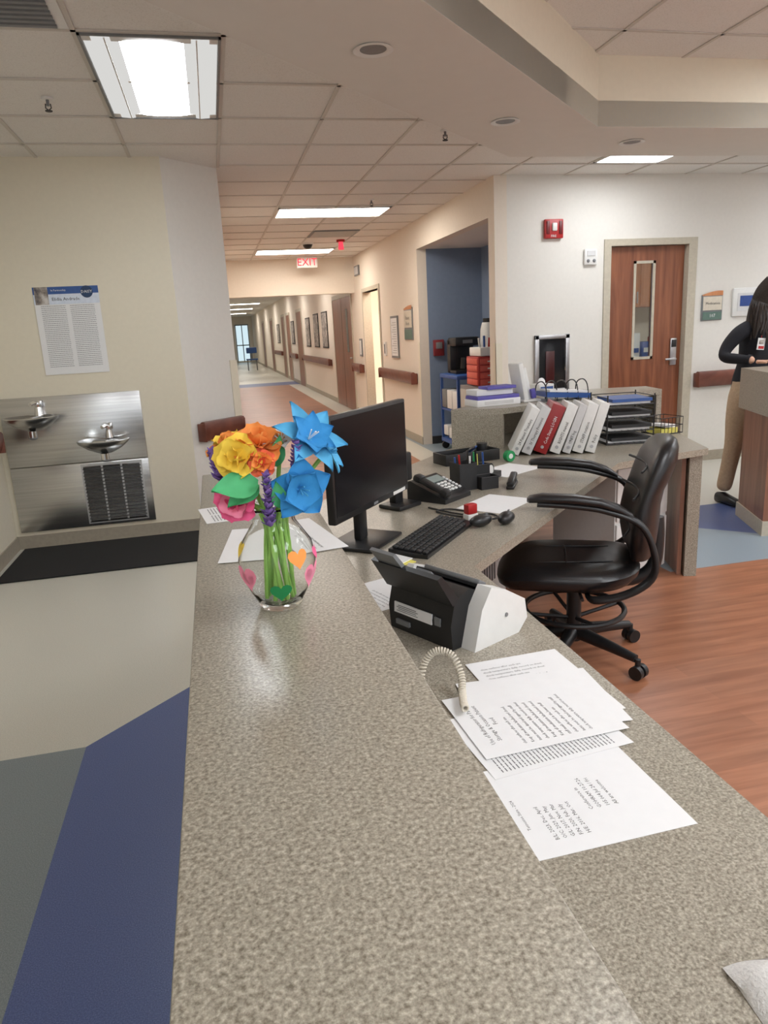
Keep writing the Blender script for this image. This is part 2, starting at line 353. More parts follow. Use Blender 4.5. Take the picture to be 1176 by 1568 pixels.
# ------------------------------------------------------------------ trims
def baseb(name,p0,p1,n,h=.1,m=BASEB):
    p0=Vector(p0);p1=Vector(p1);n=Vector(n)*.012
    o=O(name);o.prism([p0[:],p1[:],(p1+n)[:],(p0+n)[:]],0,h,m);return o.done()
baseb('baseboard_left',(XL,-3),(XL,YB),(1,0))
baseb('baseboard_back_left',(XL,YB),(-.22,YB),(0,-1))
baseb('baseboard_chamfer',(-.22,5.73),(.18,6.11),(.69,-.72))
baseb('baseboard_corridor_left',(.18,6.11),(.18,YE),(1,0))
baseb('baseboard_back_right',(XR,YD),(3.64,YD),(0,-1));baseb('baseboard_back_right',(4.62,YD),(8,YD),(0,-1))
for a,b in ((YD,6.55),(8.95,11.05),(12.35,13.3),(15.5,20.9),(22.3,YE)): baseb('baseboard_corridor_right',(XR,a),(XR,b),(-1,0))
baseb('baseboard_alcove',(XR+.12,8.95),(3.4,8.95),(0,-1),m=BLKM)
o=O('trim_corner_guard')
o.b2((-.29,YB-.004,.1),(-.215,YB,1.3),WALL)
o.prism([(.13,6.06),(.184,6.108),(.184,6.2),(.188,6.2),(.19,6.1),(.133,6.056)],.1,1.3,WALL)
o.b2((XR-.004,YD-.004,.1),(XR+.06,YD,1.3),WALL);o.b2((XR-.004,YD-.004,.1),(XR,YD+.06,1.3),WALL)
o.b2((XR-.004,8.95,.1),(XR,9.01,1.3),WALL)
o.done()
def handrail(p0,p1,n,z=.84):
    p0=Vector((*p0,0));p1=Vector((*p1,0));d=(p1-p0);L=d.length;d.normalize();n=Vector((*n,0)).normalized()
    o=O('handrail');o.T=basis((p0.x,p0.y,z),d,n)
    sg=1 if d.cross(n).z>0 else -1
    prof=[(.03,.07),(.055,.085),(.085,.08),(.095,.055),(.09,.02),(.07,-.05),(.05,-.07),(.03,-.07)]
    prof=[(a,b*sg) for a,b in prof]
    o.extr(prof,0,L,RAILW)
    o.extr([(.0,.06*sg),(.03,.06*sg),(.03,-.06*sg),(.0,-.06*sg)],.01,L-.01,BLKM)
    for e in (0,L): o.box((e,.05,0),(.014,.088,.14),RAILW,bev=.006)
    return o.done()
nn=(.69,-.72)
handrail((-.22+.40*.12,5.73+.38*.12),(-.22+.40*.9,5.73+.38*.9),nn,.77)
handrail((XL,4.6),(XL,5.5),(1,0),.84)
handrail((4.66,YD),(7.5,YD),(0,-1),.83)
handrail((XR,9.1),(XR,11.0),(-1,0),.84);handrail((XR,12.5),(XR,13.2),(-1,0),.84)
handrail((XR,16),(XR,20.8),(-1,0),.84);handrail((XR,22.5),(XR,24.1),(-1,0),.84);handrail((XR,27.1),(XR,30),(-1,0),.84)
# ------------------------------------------------------------------ doors
o=O('door_frame')
for x0,x1 in ((3.64,3.71),(4.53,4.62)): o.b2((x0,YD-.015,0),(x1,YD+.13,2.12),FRAME)
o.b2((3.64,YD-.015,2.12),(4.62,YD+.13,2.18),FRAME);o.done()
o=O('door_wooden');y0,y1=YD+.05,YD+.095
o.b2((3.715,y0,.01),(4.0,y1,2.115),DOORW);o.b2((4.2,y0,.01),(4.525,y1,2.115),DOORW)
o.b2((4.0,y0,.01),(4.2,y1,1.08),DOORW);o.b2((4.0,y0,1.97),(4.2,y1,2.115),DOORW)
for a,b in (((3.985,1.065),(4.215,1.09)),((3.985,1.96),(4.215,1.985)),((3.985,1.065),(4.01,1.985)),((4.19,1.065),(4.215,1.985))):
    o.b2((a[0],y0-.008,a[1]),(b[0],y0+.002,b[1]),FRAME)
o.box((4.1,y0+.02,1.525),(.19,.005,.89),GLASS)
o.box((4.44,y0-.01,1.12),(.07,.02,.26),ALU,bev=.006);o.box((4.44,y0-.022,1.2),(.05,.012,.07),BLK,bev=.003)
o.cyl((4.44,y0-.035,1.05),.012,.05,ALU,(math.pi/2,0,0));o.box((4.39,y0-.055,1.05),(.12,.014,.02),ALU,bev=.005)
for zz in (.25,1.05,1.9): o.box((3.718,y0-.006,zz),(.012,.014,.1),ALU)
o.done()
o=O('door_frame')
for a,b in ((11.05,11.12),(12.28,12.35)): o.b2((XR-.015,a,0),(XR+.13,b,2.10),FRAME)
o.b2((XR-.015,11.05,2.10),(XR+.13,12.35,2.16),FRAME);o.done()
o=O('door_open_wooden',(XR+.14,11.18,0),math.radians(32));o.b2((0,0,.01),(1.1,.045,2.09),ORW);o.cyl((1.0,.07,1.0),.01,.06,ALU,(math.pi/2,0,0));o.box((.95,.1,1.0),(.12,.014,.02),ALU,bev=.004);o.done()
for i,(a,b) in enumerate(((13.4,15.4),(21,22.2),(24.2,25.2),(26,27),(31,32.2),(36,37.2))):
    o=O('door_frame');o.b2((XR-.02,a-.06,0),(XR-.001,a,2.12),FRAME);o.b2((XR-.02,b,0),(XR-.001,b+.06,2.12),FRAME);o.b2((XR-.02,a-.06,2.12),(XR-.001,b+.06,2.2),FRAME);o.done()
    o=O('door_wooden');o.b2((XR-.016,a+.002,.01),(XR-.002,b-.002,2.115),DOORW)
    if i==0:
        o.b2((XR-.018,(a+b)/2-.006,.01),(XR-.015,(a+b)/2+.006,2.11),DARK);o.box((XR-.04,a+.1,1.0),(.03,.12,.03),ALU,bev=.004)
        o.b2((XR-.019,13.75,1.1),(XR-.015,13.95,1.9),SCREEN)
    o.done()
def picture(name,y0,y1,z0,z1,m1,m2,X=XR):
    o=O(name);o.b2((X-.02,y0,z0),(X-.001,y1,z1),m1);o.b2((X-.023,y0+.03,z0+.03),(X-.019,y1-.03,z1-.03),m2);return o.done()
picture('framed_picture',16.3,17.1,1.15,1.95,BLKM,PHOTO);picture('framed_picture',17.7,18.5,1.15,1.95,BLKM,PHOTO);picture('framed_picture',19.3,20.1,1.15,1.9,BLKM,PHOTO)
picture('framed_picture',23,23.8,1.2,1.9,BLKM,PHOTO);picture('framed_picture',28,29,1.2,1.9,BLKM,PHOTO)
o=O('notice_board');o.b2((XR-.02,9.98,1.08),(XR-.001,10.38,1.66),GREYP);o.b2((XR-.023,10.01,1.11),(XR-.019,10.35,1.63),PAPER)
for i in range(14): o.b2((XR-.0245,10.05,1.15+i*.032),(XR-.023,10.31-.05*(i%3),1.155+i*.032),INKG)
o.done()
def roomsign(name,X,Y,z0,z1,w,ax):
    o=O(name)
    if ax=='x': o.T=basis((X,Y,z0),(1,0,0),(0,0,1))
    else: o.T=basis((X,Y,z0),(0,-1,0),(0,0,1))
    h=z1-z0
    o.box((w/2,h*.47,.008),(w,h*.94,.014),GREYP,bev=.004)
    o.box((w/2,h*.62,.018),(w*.9,h*.5,.006),BEIGE);o.box((w/2,h*.17,.018),(w*.9,h*.28,.006),mat('sign_green',S(92,118,108),.5))
    n=10;pts=[(w*i/n,h*.94+ .035*math.sin(math.pi*(i/n)*.6)) for i in range(n+1)]
    for i in range(n): o.poly([(pts[i][0],h*.9,.016),(pts[i+1][0],h*.9,.016),(pts[i+1][0],pts[i+1][1],.016),(pts[i][0],pts[i][1],.016)],ORW)
    return o
o=roomsign('room_sign_medication',4.70,YD-.001,1.40,1.66,.23,'x')
o.text('Medication',.036,Matrix.Translation((.115,.15,.0225)),INK,'CENTER');o.text('107',.045,Matrix.Translation((.115,.03,.0225)),PAPER,'CENTER');o.done()
o=roomsign('room_sign',XR-.001,9.62,1.33,1.76,.4,'y');o.text('Patient\nRoom',.07,Matrix.Translation((.2,.26,.0225)),INK,'CENTER');o.done()
o=O('wall_display_panel');o.box((5.2,YD-.014,1.56),(.32,.026,.27),WHT,bev=.01);o.box((5.2,YD-.029,1.56),(.22,.004,.17),PAPG);o.box((5.2,YD-.032,1.57),(.17,.003,.1),NAVY);o.done()
picture('wall_switch_box',10.75,10.87,1.1,1.3,WHT,GREYP);picture('hand_sanitizer_dispenser',12.55,12.75,1.05,1.35,GREYP,WHT)
o=O('corridor_wall_speaker');o.b2((XR-.03,12.45,2.4),(XR-.001,12.8,2.56),GREYP);o.b2((XR-.034,12.48,2.42),(XR-.029,12.77,2.54),PAPG);o.done()
o=O('fire_alarm_strobe',(3.12,YD-.001,2.28));o.box((0,-.02,0),(.18,.04,.165),RED,bev=.008);o.box((-.0,-.045,.015),(.05,.02,.07),WHT,bev=.01)
for i in (-1,1): o.box((.062*i,-.043,0.01),(.03,.01,.11),mat('red_grille',S(110,18,22),.4),bev=.003)
o.text('FIRE',.03,basis((-.035,-.0415,-.072),(1,0,0),(0,0,1)),PAPER);o.done()
o=O('wall_thermostat',(3.495,YD-.001,2.03));o.box((0,-.015,0),(.13,.03,.14),WHT,bev=.01);o.box((0,-.032,.03),(.08,.005,.045),PAPG);o.ell((-.03,-.032,-.035),(.016,.01,.016),GREYP);o.ell((.03,-.032,-.035),(.016,.01,.016),GREYP);o.done()
o=O('fire_extinguisher_cabinet',(3.115,YD-.001,1.08))
for c,d in (((-.155,-.015,0),(.04,.03,.54)),((.155,-.015,0),(.04,.03,.54)),((0,-.015,.25),(.35,.03,.04)),((0,-.015,-.25),(.35,.03,.04))): o.box(c,d,ALU,bev=.004)
o.box((0,-.006,0),(.28,.01,.48),mat('cabinet_glass_dark',(.02,.02,.022),.1));o.box((-.02,-.016,-.03),(.09,.012,.3),mat('extinguisher_dim_red',S(70,26,26),.3),bev=.004)
o.box((.125,-.034,0),(.012,.01,.12),CHROME);o.done()
# ------------------------------------------------------------------ drinking fountain
o=O('drinking_fountain')
x0,x1=-1.54,-.56;y=YB-.001
o.b2((x0,y-.02,.13),(x1,y,.62),STEEL,.004);o.b2((x0,y-.02,.625),(x1,y,1.13),STEEL,.004)
o.box((-.83,y-.022,.38),(.44,.01,.46),ALU)
for i in range(17):
    for c in range(3): o.box((-.97+c*.14,y-.03,.175+i*.0256),(.125,.012,.014),STEEL,rot=(.5,0,0))
for i in range(17):
    o.box((-.83,y-.0275,.163+i*.0256),(.42,.002,.007),DARK)
def basin(cx,cz):
    def ringb(r,z,k=.8,dy=0): return [(cx+r*math.cos(2*math.pi*i/28),y-.17+dy+r*1.0*math.sin(2*math.pi*i/28)*k,z) for i in range(28)]
    o.loft([ringb(.05,cz-.10,1,.05),ringb(.12,cz-.065,.95,.03),ringb(.175,cz-.02,.9),ringb(.185,cz,.9),ringb(.175,cz+.004,.9),ringb(.14,cz-.02,.9),ringb(.07,cz-.035,.9),ringb(.02,cz-.04,.9)],STEEL)
    o.box((cx,y-.05,cz-.045),(.2,.1,.07),STEEL,bev=.02)
    o.cyl((cx,y-.2,cz-.12),.028,.05,CHROME);o.ell((cx,y-.2,cz-.145),(.03,.03,.014),GREYP)
    o.cyl((cx+.03,y-.05,cz+.03),.03,.06,CHROME,r2=.02);o.tube(smooth([(cx+.03,y-.05,cz+.05),(cx+.02,y-.07,cz+.09),(cx-.005,y-.12,cz+.085)]),.014,CHROME)
    o.box((cx+.045,y-.045,cz+.085),(.03,.03,.05),CHROME,bev=.008)
    o.tube([(cx+.06,y-.03,cz-.02),(cx+.06,y-.2,cz+.003),(cx+.03,y-.3,cz+.003)],.006,CHROME)
basin(-.84,.80);basin(-1.30,1.00)
o.done()
o=O('wall_poster');o.T=basis((-1.19,YB-.002,1.28),(1,0,0),(0,0,1))
o.box((.22,.305,.002),(.44,.61,.003),PAPER)
o.box((.22,.585,.0045),(.44,.05,.001),mat('poster_blue',S(52,88,150),.5));o.box((.055,.55,.0055),(.09,.12,.001),PHOTO);o.box((.22,.525,.0045),(.44,.07,.0006),mat('poster_tint',S(214,222,235),.6))
o.cyl((.36,.57,.0055),.042,.001,mat('poster_badge',S(30,60,96),.5));o.text('DAISY',.028,Matrix.Translation((.36,.562,.007)),PAPER,'CENTER')
o.text('In Partnership',.018,Matrix.Translation((.12,.58,.006)),PAPER);o.text('Elidia Andrade',.032,Matrix.Translation((.12,.515,.006)),INK)
random.seed(3)
def lines(o,x0,x1,ytop,n,dy,h,m,z,gap=.85):
    for i in range(n):
        x=x0
        while x<x1-.004:
            L=min(random.uniform(.006,.022)*(h/.0035),x1-x)
            o.poly([(x,ytop-i*dy-h,z),(x+L,ytop-i*dy-h,z),(x+L,ytop-i*dy,z),(x,ytop-i*dy,z)],m);x+=L+h*.7
lines(o,.04,.205,.48,33,.0132,.003,INKG,.0045);lines(o,.235,.40,.48,33,.0132,.003,INKG,.0045)
o.done()
o=O('floor_mat');o.b2((-1.53,4.88,.001),(.1,5.69,.012),MATR,.003);o.done()
# ------------------------------------------------------------------ reception counter with raised ledge + desk
dz=.75
o=O('counter_ledge')
o.box((.07,.9,1.04),(.28,2.78,.04),LAM,bev=.004)
o.b2((-.03,-.45,0),(.165,2.27,1.02),LAM);o.done()
o=O('reception_desk')
desk=[(.166,-.4),(.72,-.4),(.72,2.0),(1.97,3.27),(2.60,3.41),(3.04,4.66),(2.17,4.86),(1.35,4.14),(.3,2.98),(.166,2.8)]
o.prism(desk,dz-.035,dz,LAM)
o.prism([(.166,2.28),(.3,2.28),(.3,2.93),(.166,2.75)],0,dz-.035,BEIGE)
o.prism([(.3,2.90),(1.35,4.06),(2.15,4.78),(2.13,4.80),(1.33,4.09),(.3,2.95)],0,dz-.035,LAM)
o.prism([(2.525,3.46),(2.59,3.44),(3.0,4.6),(2.94,4.62)],.0,dz-.035,LAM)
o.prism([(2.505,3.50),(2.525,3.49),(2.94,4.6),(2.92,4.62)],.0,dz-.04,PANW)
o.b2((.30,-.4,0),(.68,-.36,dz-.035),LAM)
o.done()
o=O('desk_divider_shelf')
A,B,C,D,E=(1.35,4.10),(1.63,3.98),(2.93,4.35),(2.98,4.62),(2.17,4.82)
o.prism([A,B,C,D,E],.955,.99,LAM)
o.prism([A,B,(1.65,4.01),(1.38,4.14)],dz,.955,LAM);o.prism([A,(1.40,4.12),(2.19,4.78),E],dz,.955,LAM)
o.prism([(2.16,4.80),E,D,(2.96,4.60)],dz,.955,LAM);o.prism([(2.89,4.35),C,D,(2.94,4.6)],dz,.955,LAM)
o.prism([(1.61,4.0),B,(1.75,4.3),(1.72,4.31)],dz,.955,LAM)
o.done()
o=O('drawer_pedestal',(2.29,3.58,0),math.radians(14));o.b2((-.2,-.02,.03),(.2,.5,.68),WHT)
for i in range(2): o.box((0,-.027,.19+i*.32),(.39,.015,.30),WHT,bev=.004);o.box((0,-.042,.3+i*.32),(.1,.014,.012),ALU)
o.b2((-.18,0,0),(.18,.48,.03),BLKM);o.done()
o=O('computer_tower',(1.16,3.26,0),math.radians(45));o.b2((-.2,-.1,.01),(.2,.12,.42),WHT,.006);o.box((-.205,0,.3),(.005,.1,.05),BLKM)
for i in range(6): o.box((-.1+i*.03,-.102,.3),(.012,.004,.14),GREYP)
o.box((0,0,.006),(.36,.18,.012),BLKM);o.done()
o=O('nurse_station_desk')
o.prism([(3.66,4.50),(3.44,3.94),(5.4,3.4),(5.6,4.50)],.80,1.08,LAM)
o.prism([(3.69,4.47),(3.47,3.96),(5.4,3.45),(5.6,4.47)],.1,.80,PANW);o.prism([(3.68,4.48),(3.46,3.95),(5.4,3.44),(5.6,4.48)],0,.1,FRAME)
o.done()
# ------------------------------------------------------------------ papers
def sheet(name,cx,cy,z,rz,w=.279,h=.216,m=PAPER,txt=True,title=None,seed=1,dens=10,ts=.0095,ttop=.035,grid=False):
    o=O(name,(cx,cy,z),rz);o.box((0,0,.0004),(w,h,.0006),m)
    random.seed(seed)
    if txt:
        o.T=basis((-w/2,-h/2,.0009),(0,1,0),(-1,0,0))
        if title:
            for i,t in enumerate(title): o.text(t,.0125,Matrix.Translation((h/2,-ttop-i*.0155,0)),INK,'CENTER',sx=.92)
        for k in range(dens):
            yy=-ttop-.0155*len(title or [])-.006-k*.0145
            if -yy<w-.02:
                o.text(random.choice(['Keep all medication labelled and closed','staff meals stored in the lower shelf','check temperature daily, record on sheet','items must be dated and signed by staff','clean surfaces after each use']),ts,Matrix.Translation((.02,yy,0)),INK,'LEFT',sx=.85)
        if grid: lines(o,.012,h*.47,-.02,int((w-.04)/.0075),.0075,.0022,INKG,0);lines(o,h*.53,h-.012,-.02,int((w-.04)/.0075),.0075,.0022,INKG,0)
        o.T=Matrix.Identity(4)
    return o.done()
o=O('printed_schedule_sheet',(.475,.888,dz+.0003),math.radians(1));o.box((0,0,.0004),(.279,.216,.0006),PAPER);o.T=basis((-.1395,-.108,.0009),(0,1,0),(-1,0,0))
o.text('Tennessee Occupation - 2024',.0095,Matrix.Translation((.02,-.018,0)),INK);o.text('Tennessee State - 2024',.0075,Matrix.Translation((.06,-.045,0)),INK)
for i,t in enumerate(('B/L: 2023, Dec, April','O/C: 2029, Jun, May','G/L: 2017, Nov, Mar','F/N: 2020, Feb, July','H/E: 2016, Mar, Oct')): o.text(t,.009,Matrix.Translation((.03,-.075-i*.0125,0)),INK)
for i,t in enumerate(('Conference in','GOHRAM 10.27.26','105.064 Jul 24 / Fri','All are welcome')): o.text(t,.0095,Matrix.Translation((.075,-.155-i*.014,0)),INK)
o.done()
sheet('paper_sheet',.50,1.08,dz+.0012,math.radians(6),.27,.2,PAPER,grid=True,dens=0,seed=9)
sheet('paper_sheet',.58,1.235,dz+.0021,math.radians(-88),txt=True,dens=12,seed=5)
sheet('paper_sheet',.55,1.175,dz+.003,math.radians(-4),grid=False,dens=0,seed=8)
sheet('paper_sheet',.515,1.135,dz+.0039,math.radians(3),title=['Use of Refrigerator for Patient','Storage & Occasion Patient','Food'],dens=10,seed=6)
sheet('paper_sheet',1.08,2.72,dz+.0003,math.radians(40),.28,.216,txt=False)
sheet('paper_sheet',1.40,3.36,dz+.0003,math.radians(30),.30,.216,txt=False)
sheet('paper_sheet',.38,1.86,dz+.0003,math.radians(20),.2,.216,dens=6)
lz=1.0602
sheet('newspaper_page',.035,1.74,lz,math.radians(8),.2,.16,PAPER,grid=True,dens=0,seed=12);sheet('paper_sheet',.035,1.44,lz+.0009,math.radians(-8),.10,.24,PAPER,txt=False)
sheet('paper_sheet',.15,1.46,lz+.0009,math.radians(10),.10,.26,PAPER,dens=2,seed=8)
o=O('folded_towel',(.60,.45,dz),math.radians(-6))
n=24
def tz(u,v): return .022+.004*math.sin(u*9+v*4)+.003*math.sin(v*17)
rings=[]
for k in range(n+1):
    v=k/n;yy=-.1+.2*v;r=[]
    for i in range(n+1):
        u=i/n;ed=min(1,8*min(u,1-u)+.25);ev=min(1,8*min(v,1-v)+.25)
        r.append((-.12+.24*u+.004*math.sin(v*11),yy+.004*math.sin(u*13),max(.004,tz(u,v)*min(ed,ev))))
    r+= [(.12,yy,0.001),(-.12,yy,.001)]
    rings.append(r)
o.loft(rings,mat('towel_cotton',S(214,212,208),.95,0,.1,300,.8));o.done()
# ------------------------------------------------------------------ monitor
o=O('computer_monitor',(.4825,2.365,0),math.radians(50.5))
zc=1.055;o.box((0,.0,zc),(.55,.03,.34),BLK,bev=.006);o.box((0,.025,zc),(.4,.03,.24),BLK,bev=.012);o.box((0,-.0155,zc+.006),(.527,.002,.305),SCREEN)
o.box((0,-.0165,zc-.158),(.03,.002,.008),GREYP);o.box((.19,-.0165,zc-.158),(.1,.001,.012),WHT)
o.box((0,.05,.92),(.06,.03,.32),BLK,bev=.01);o.box((0,.04,dz+.008),(.24,.19,.014),BLK,bev=.006);o.done()
o=O('card_reader',(.70,2.84,dz),math.radians(35));o.box((0,0,.01),(.14,.12,.018),BLK,bev=.006);o.box((0,.02,.09),(.05,.04,.16),BLK,bev=.008);o.box((0,-.02,.17),(.1,.03,.12),BLK,bev=.01);o.done()
def keyboard(x,y,rz):
    o=O('keyboard',(x,y,dz),math.radians(rz));o.extr([(-.07,0),(.07,0),(.07,.024),(-.07,.012)],-.22,.22,BLK)
    for r in range(6):
        for k in range(17 if r else 15):
            o.box((-.2+k*.025,-.055+r*.0215,.018+r*.002),(.02,.017,.008),BLKM,rot=(.085,0,0),bev=.002,seg=1)
    return o.done()
keyboard(.69,2.33,50.5)
def mouse(x,y,rz,m=BLK):
    o=O('computer_mouse',(x,y,dz),math.radians(rz));o.ell((0,0,.023),(.03,.052,.022),m);o.box((0,.03,.043),(.006,.014,.006),GREYP,bev=.002);return o.done()
mouse(1.00,2.42,-40);mouse(.90,2.42,-65)
o=O('usb_cable');o.tube(smooth([(.93,2.62,dz+.0045),(.87,2.70,dz+.0045),(.81,2.68,dz+.0045),(.87,2.57,dz+.0045),(.95,2.49,dz+.0045),(1.00,2.50,dz+.0045),(.99,2.56,dz+.0045),(.92,2.57,dz+.0045),(.86,2.64,dz+.0045),(.80,2.76,dz+.0045)],8),.0035,BLKM);o.done()
o=O('rubber_stamp',(.90,2.53,dz),math.radians(20));o.box((0,0,.012),(.05,.035,.022),WHT,bev=.004);o.box((0,0,.042),(.046,.032,.04),RED,bev=.006);o.done()
o=O('sticky_note_pad',(.50,2.12,dz),.4);o.box((0,0,.002),(.1,.08,.003),YEL);o.box((.01,.01,.006),(.08,.07,.004),PAPER,rot=(.05,0,.3));o.done()
o=O('desk_phone',(.90,2.93,dz),math.radians(38))
o.T=Matrix.Diagonal((.9,.9,.9,1))
o.extr([(-.11,0),(.11,0),(.11,.09),(.09,.095),(-.11,.02)],-.11,.11,BLK)
ang=math.atan2(.075,.2);o.T=Matrix.Diagonal((.9,.9,.9,1))@Matrix.Translation((0,-.01,.057))@Matrix.Rotation(ang,4,'X')
o.box((-.08,0,.02),(.05,.2,.022),BLK,bev=.01);o.box((-.08,.08,.022),(.055,.045,.034),BLK,bev=.012);o.box((-.08,-.08,.022),(.055,.045,.034),BLK,bev=.012)
o.box((.03,.06,.004),(.11,.05,.006),mat('lcd_grey',S(130,142,138),.3))
for r in range(4):
    for c in range(3): o.box((.0+c*.028,.015-r*.022,.005),(.02,.014,.008),WHT,bev=.002,seg=1)
for r in range(6): o.box((.092,.05-r*.02,.005),(.016,.012,.006),PAPG)
o.done()
o=O('pen_organizer',(1.10,3.06,dz),math.radians(10));o.T=Matrix.Diagonal((1.15,1.15,1.1,1))
def mesh_cup(cx,cy,w,d,h):
    for a in (-1,1):
        o.box((cx+a*w/2,cy,h/2),(.003,d,h),BLKM);o.box((cx,cy+a*d/2,h/2),(w,.003,h),BLKM)
    o.box((cx,cy,.003),(w,d,.004),BLKM);o.tube([(cx-w/2,cy-d/2,h),(cx+w/2,cy-d/2,h),(cx+w/2,cy+d/2,h),(cx-w/2,cy+d/2,h)],.003,BLKM,6,True)
mesh_cup(-.04,0,.075,.08,.11);mesh_cup(.04,.02,.075,.05,.09);mesh_cup(.04,-.04,.075,.06,.05)
pc=[BLUEP,RED,BLK,WHT,GREENP,BLK,YEL,BLUEP]
for i in range(8):
    bx=-.06+.014*i if i<4 else .02+.014*(i-4);by=random.uniform(-.02,.02)+(.02 if i>3 else 0);t=random.uniform(-.02,.02)
    o.tube([(bx,by,.01),(bx+t,by+t,.135+.01*(i%3))],.004,pc[i],6)
o.done()
o=O('stapler',(1.27,3.00,dz),math.radians(60));o.box((0,0,.008),(.15,.036,.014),BLK,bev=.004);o.box((0.0,0,.035),(.16,.032,.022),BLK,rot=(0,-.12,0),bev=.008);o.cyl((.06,0,.022),.008,.03,ALU,(math.pi/2,0,0));o.done()
o=O('tape_dispenser',(1.24,3.21,dz),math.radians(40))
o.extr([(-.03,0),(.03,0),(.03,.03),(-.03,.03)],-.07,.07,BLK);o.cyl((-.02,0,.045),.036,.04,BLK,(math.pi/2,0,0));o.cyl((-.02,0,.045),.026,.044,WHT,(math.pi/2,0,0));o.done()
o=O('pencil_tray',(1.30,3.70,dz),math.radians(12));o.box((0,0,.005),(.34,.14,.008),BLK)
for c,d in (((-.168,0,.03),(.006,.14,.06)),((.168,0,.03),(.006,.14,.06)),((0,-.068,.03),(.34,.006,.06)),((0,.068,.03),(.34,.006,.06))): o.box(c,d,BLK,bev=.002)
for i in range(6): o.tube([(-.12+i*.02,-.04+.012*i,.015),(.03+i*.018,-.02+.01*i,.075)],.006,[BLK,BLK,BLUEP,BLK,WHT,GREENP][i],6)
o.cyl((.1,.0,.05),.03,.08,BLK);o.done()
o=O('green_tape_roll',(1.50,3.58,dz),.3);o.cyl((0,0,.03),.03,.03,GREENP,(math.pi/2,0,0));o.cyl((0,0,.03),.014,.032,WHT,(math.pi/2,0,0));o.done()
# ------------------------------------------------------------------ binders
o=O('ring_binders')
cols=[WHT,PAPG,REDB,WHT,PAPG,WHT,WHT];ws=[.05,.055,.075,.06,.045,.06,.055]
p=Vector((1.565,3.72,dz));dr=Vector((.945,-.327,0));nr=Vector((.327,.945,0))
tilt=math.radians(26)
for i,(c,w_) in enumerate(zip(cols,ws)):
    ti=tilt-i*math.radians(1.6);h=.28
    ux=(dr*math.cos(ti)-Vector((0,0,1))*math.sin(ti));uz=ux.cross(nr)
    base=p+Vector((0,0,w_*math.sin(ti)+.001))
    M=Matrix((ux,nr,uz)).transposed().to_4x4();M.translation=base
    o.T=M
    o.box((w_/2,.12,h/2),(w_-.002,.24,h),c,bev=.003);o.box((w_/2,.245,h/2),(w_-.012,.01,h-.012),PAPER)
    o.text(['24 Patient Transfers','IV Therapy Protocol','Code Status LOGIN','RIGHTS manual','UNIT log','STAFF rotation','Policy'][i],.024,basis((w_*.68,-.003,h*.2),(0,0,1),(-1,0,0)),PAPER if i==2 else INK,sx=.8)
    o.cyl((w_/2,-.002,h*.12),.009,.004,ALU,(math.pi/2,0,0))
    p=p+dr*(w_/math.cos(ti)+.006)
o.done()
o=O('wire_file_tray',(2.34,3.86,dz),math.radians(-8))
for k in range(4):
    z=.005+k*.075
    o.tube([(-.14,-.12,z),(.14,-.12,z),(.14,.14,z),(-.14,.14,z)],.004,BLK,6,True);o.tube([(-.14,-.12,z+.045),(-.14,.14,z+.045),(.14,.14,z+.045),(.14,-.12,z+.045)],.003,BLK,6)
    for j in range(7): o.tube([(-.12+j*.04,-.12,z),(-.12+j*.04,.14,z)],.002,BLK,5)
    o.box((0,.01,z+.010),(.25,.22,.010+.004*(k%2)),PAPER);o.box((.01,.0,z+.026),(.24,.23,.018),[BLKM,BLKM,BLKM,BLUEP][k])
for a in (-1,1):
    for b in (-.12,.14): o.tube([(a*.14,b,.001),(a*.14,b,.29)],.004,BLK,6)
o.done()
o=O('wire_document_rack',(2.08,4.2,.99),math.radians(0))
for j in range(5): o.tube(smooth([(-.1+j*.07,-.08,.0),(-.1+j*.07,-.06,.09),(-.1+j*.07,.0,.12),(-.1+j*.07,.08,.09),(-.1+j*.07,.09,0)],4),.004,BLK,6)
o.box((.05,.0,.032),(.3,.16,.03),BLUEP,rot=(0,.08,0));o.box((.05,.0,.055),(.26,.15,.012),PAPER,rot=(0,.08,0));o.done()
o=O('wire_note_basket',(2.72,4.02,dz),.2)
for z in (.0,.05,.1): o.tube([(-.09,-.08,z+.004),(.09,-.08,z+.004),(.09,.08,z+.004),(-.09,.08,z+.004)],.003,BLK,6,True)
for j in range(7):
    for yy in (-.08,.08): o.tube([(-.09+j*.03,yy,0.003),(-.09+j*.03,yy,.104)],.002,BLK,5)
o.box((0,0,.02),(.14,.12,.03),YEL);o.box((0.0,0,.05),(.12,.11,.02),PAPER,rot=(0,.1,.2));o.done()
o=O('glove_boxes',(1.66,4.22,.99),math.radians(8));o.box((0,0,.02),(.30,.17,.04),PAPER,bev=.003);o.box((0,0,.05),(.29,.16,.022),PURP,bev=.003);o.box((-.01,.02,.08),(.25,.14,.035),PAPER,bev=.003);o.box((.03,-.01,.106),(.2,.12,.018),PURP,bev=.002);o.box((0,-.085,.02),(.2,.002,.02),PAPG);o.done()
o=O('vertical_label_holder',(1.90,4.26,.99),.2)
for k,(dx,tl,hh) in enumerate(((-.03,-.20,.24),(.02,-.26,.21))):
    o.box((dx+math.sin(tl)*hh/2,0.0+.03*k,hh/2+.004),(.035,.12,hh),WHT,rot=(0,tl,0),bev=.008)
o.box((0,0,.008),(.13,.15,.014),WHT,bev=.004);o.box((.02,-.05,.05),(.03,.02,.06),PURP,rot=(0,-.2,0),bev=.003);o.done()
o=O('tissue_box',(2.12,4.5,.99),.2);o.box((0,0,.04),(.12,.12,.08),WHT,bev=.004);o.box((0,-.061,.04),(.1,.002,.05),BLUEP);o.ell((0,0,.09),(.03,.01,.03),PAPER);o.done()
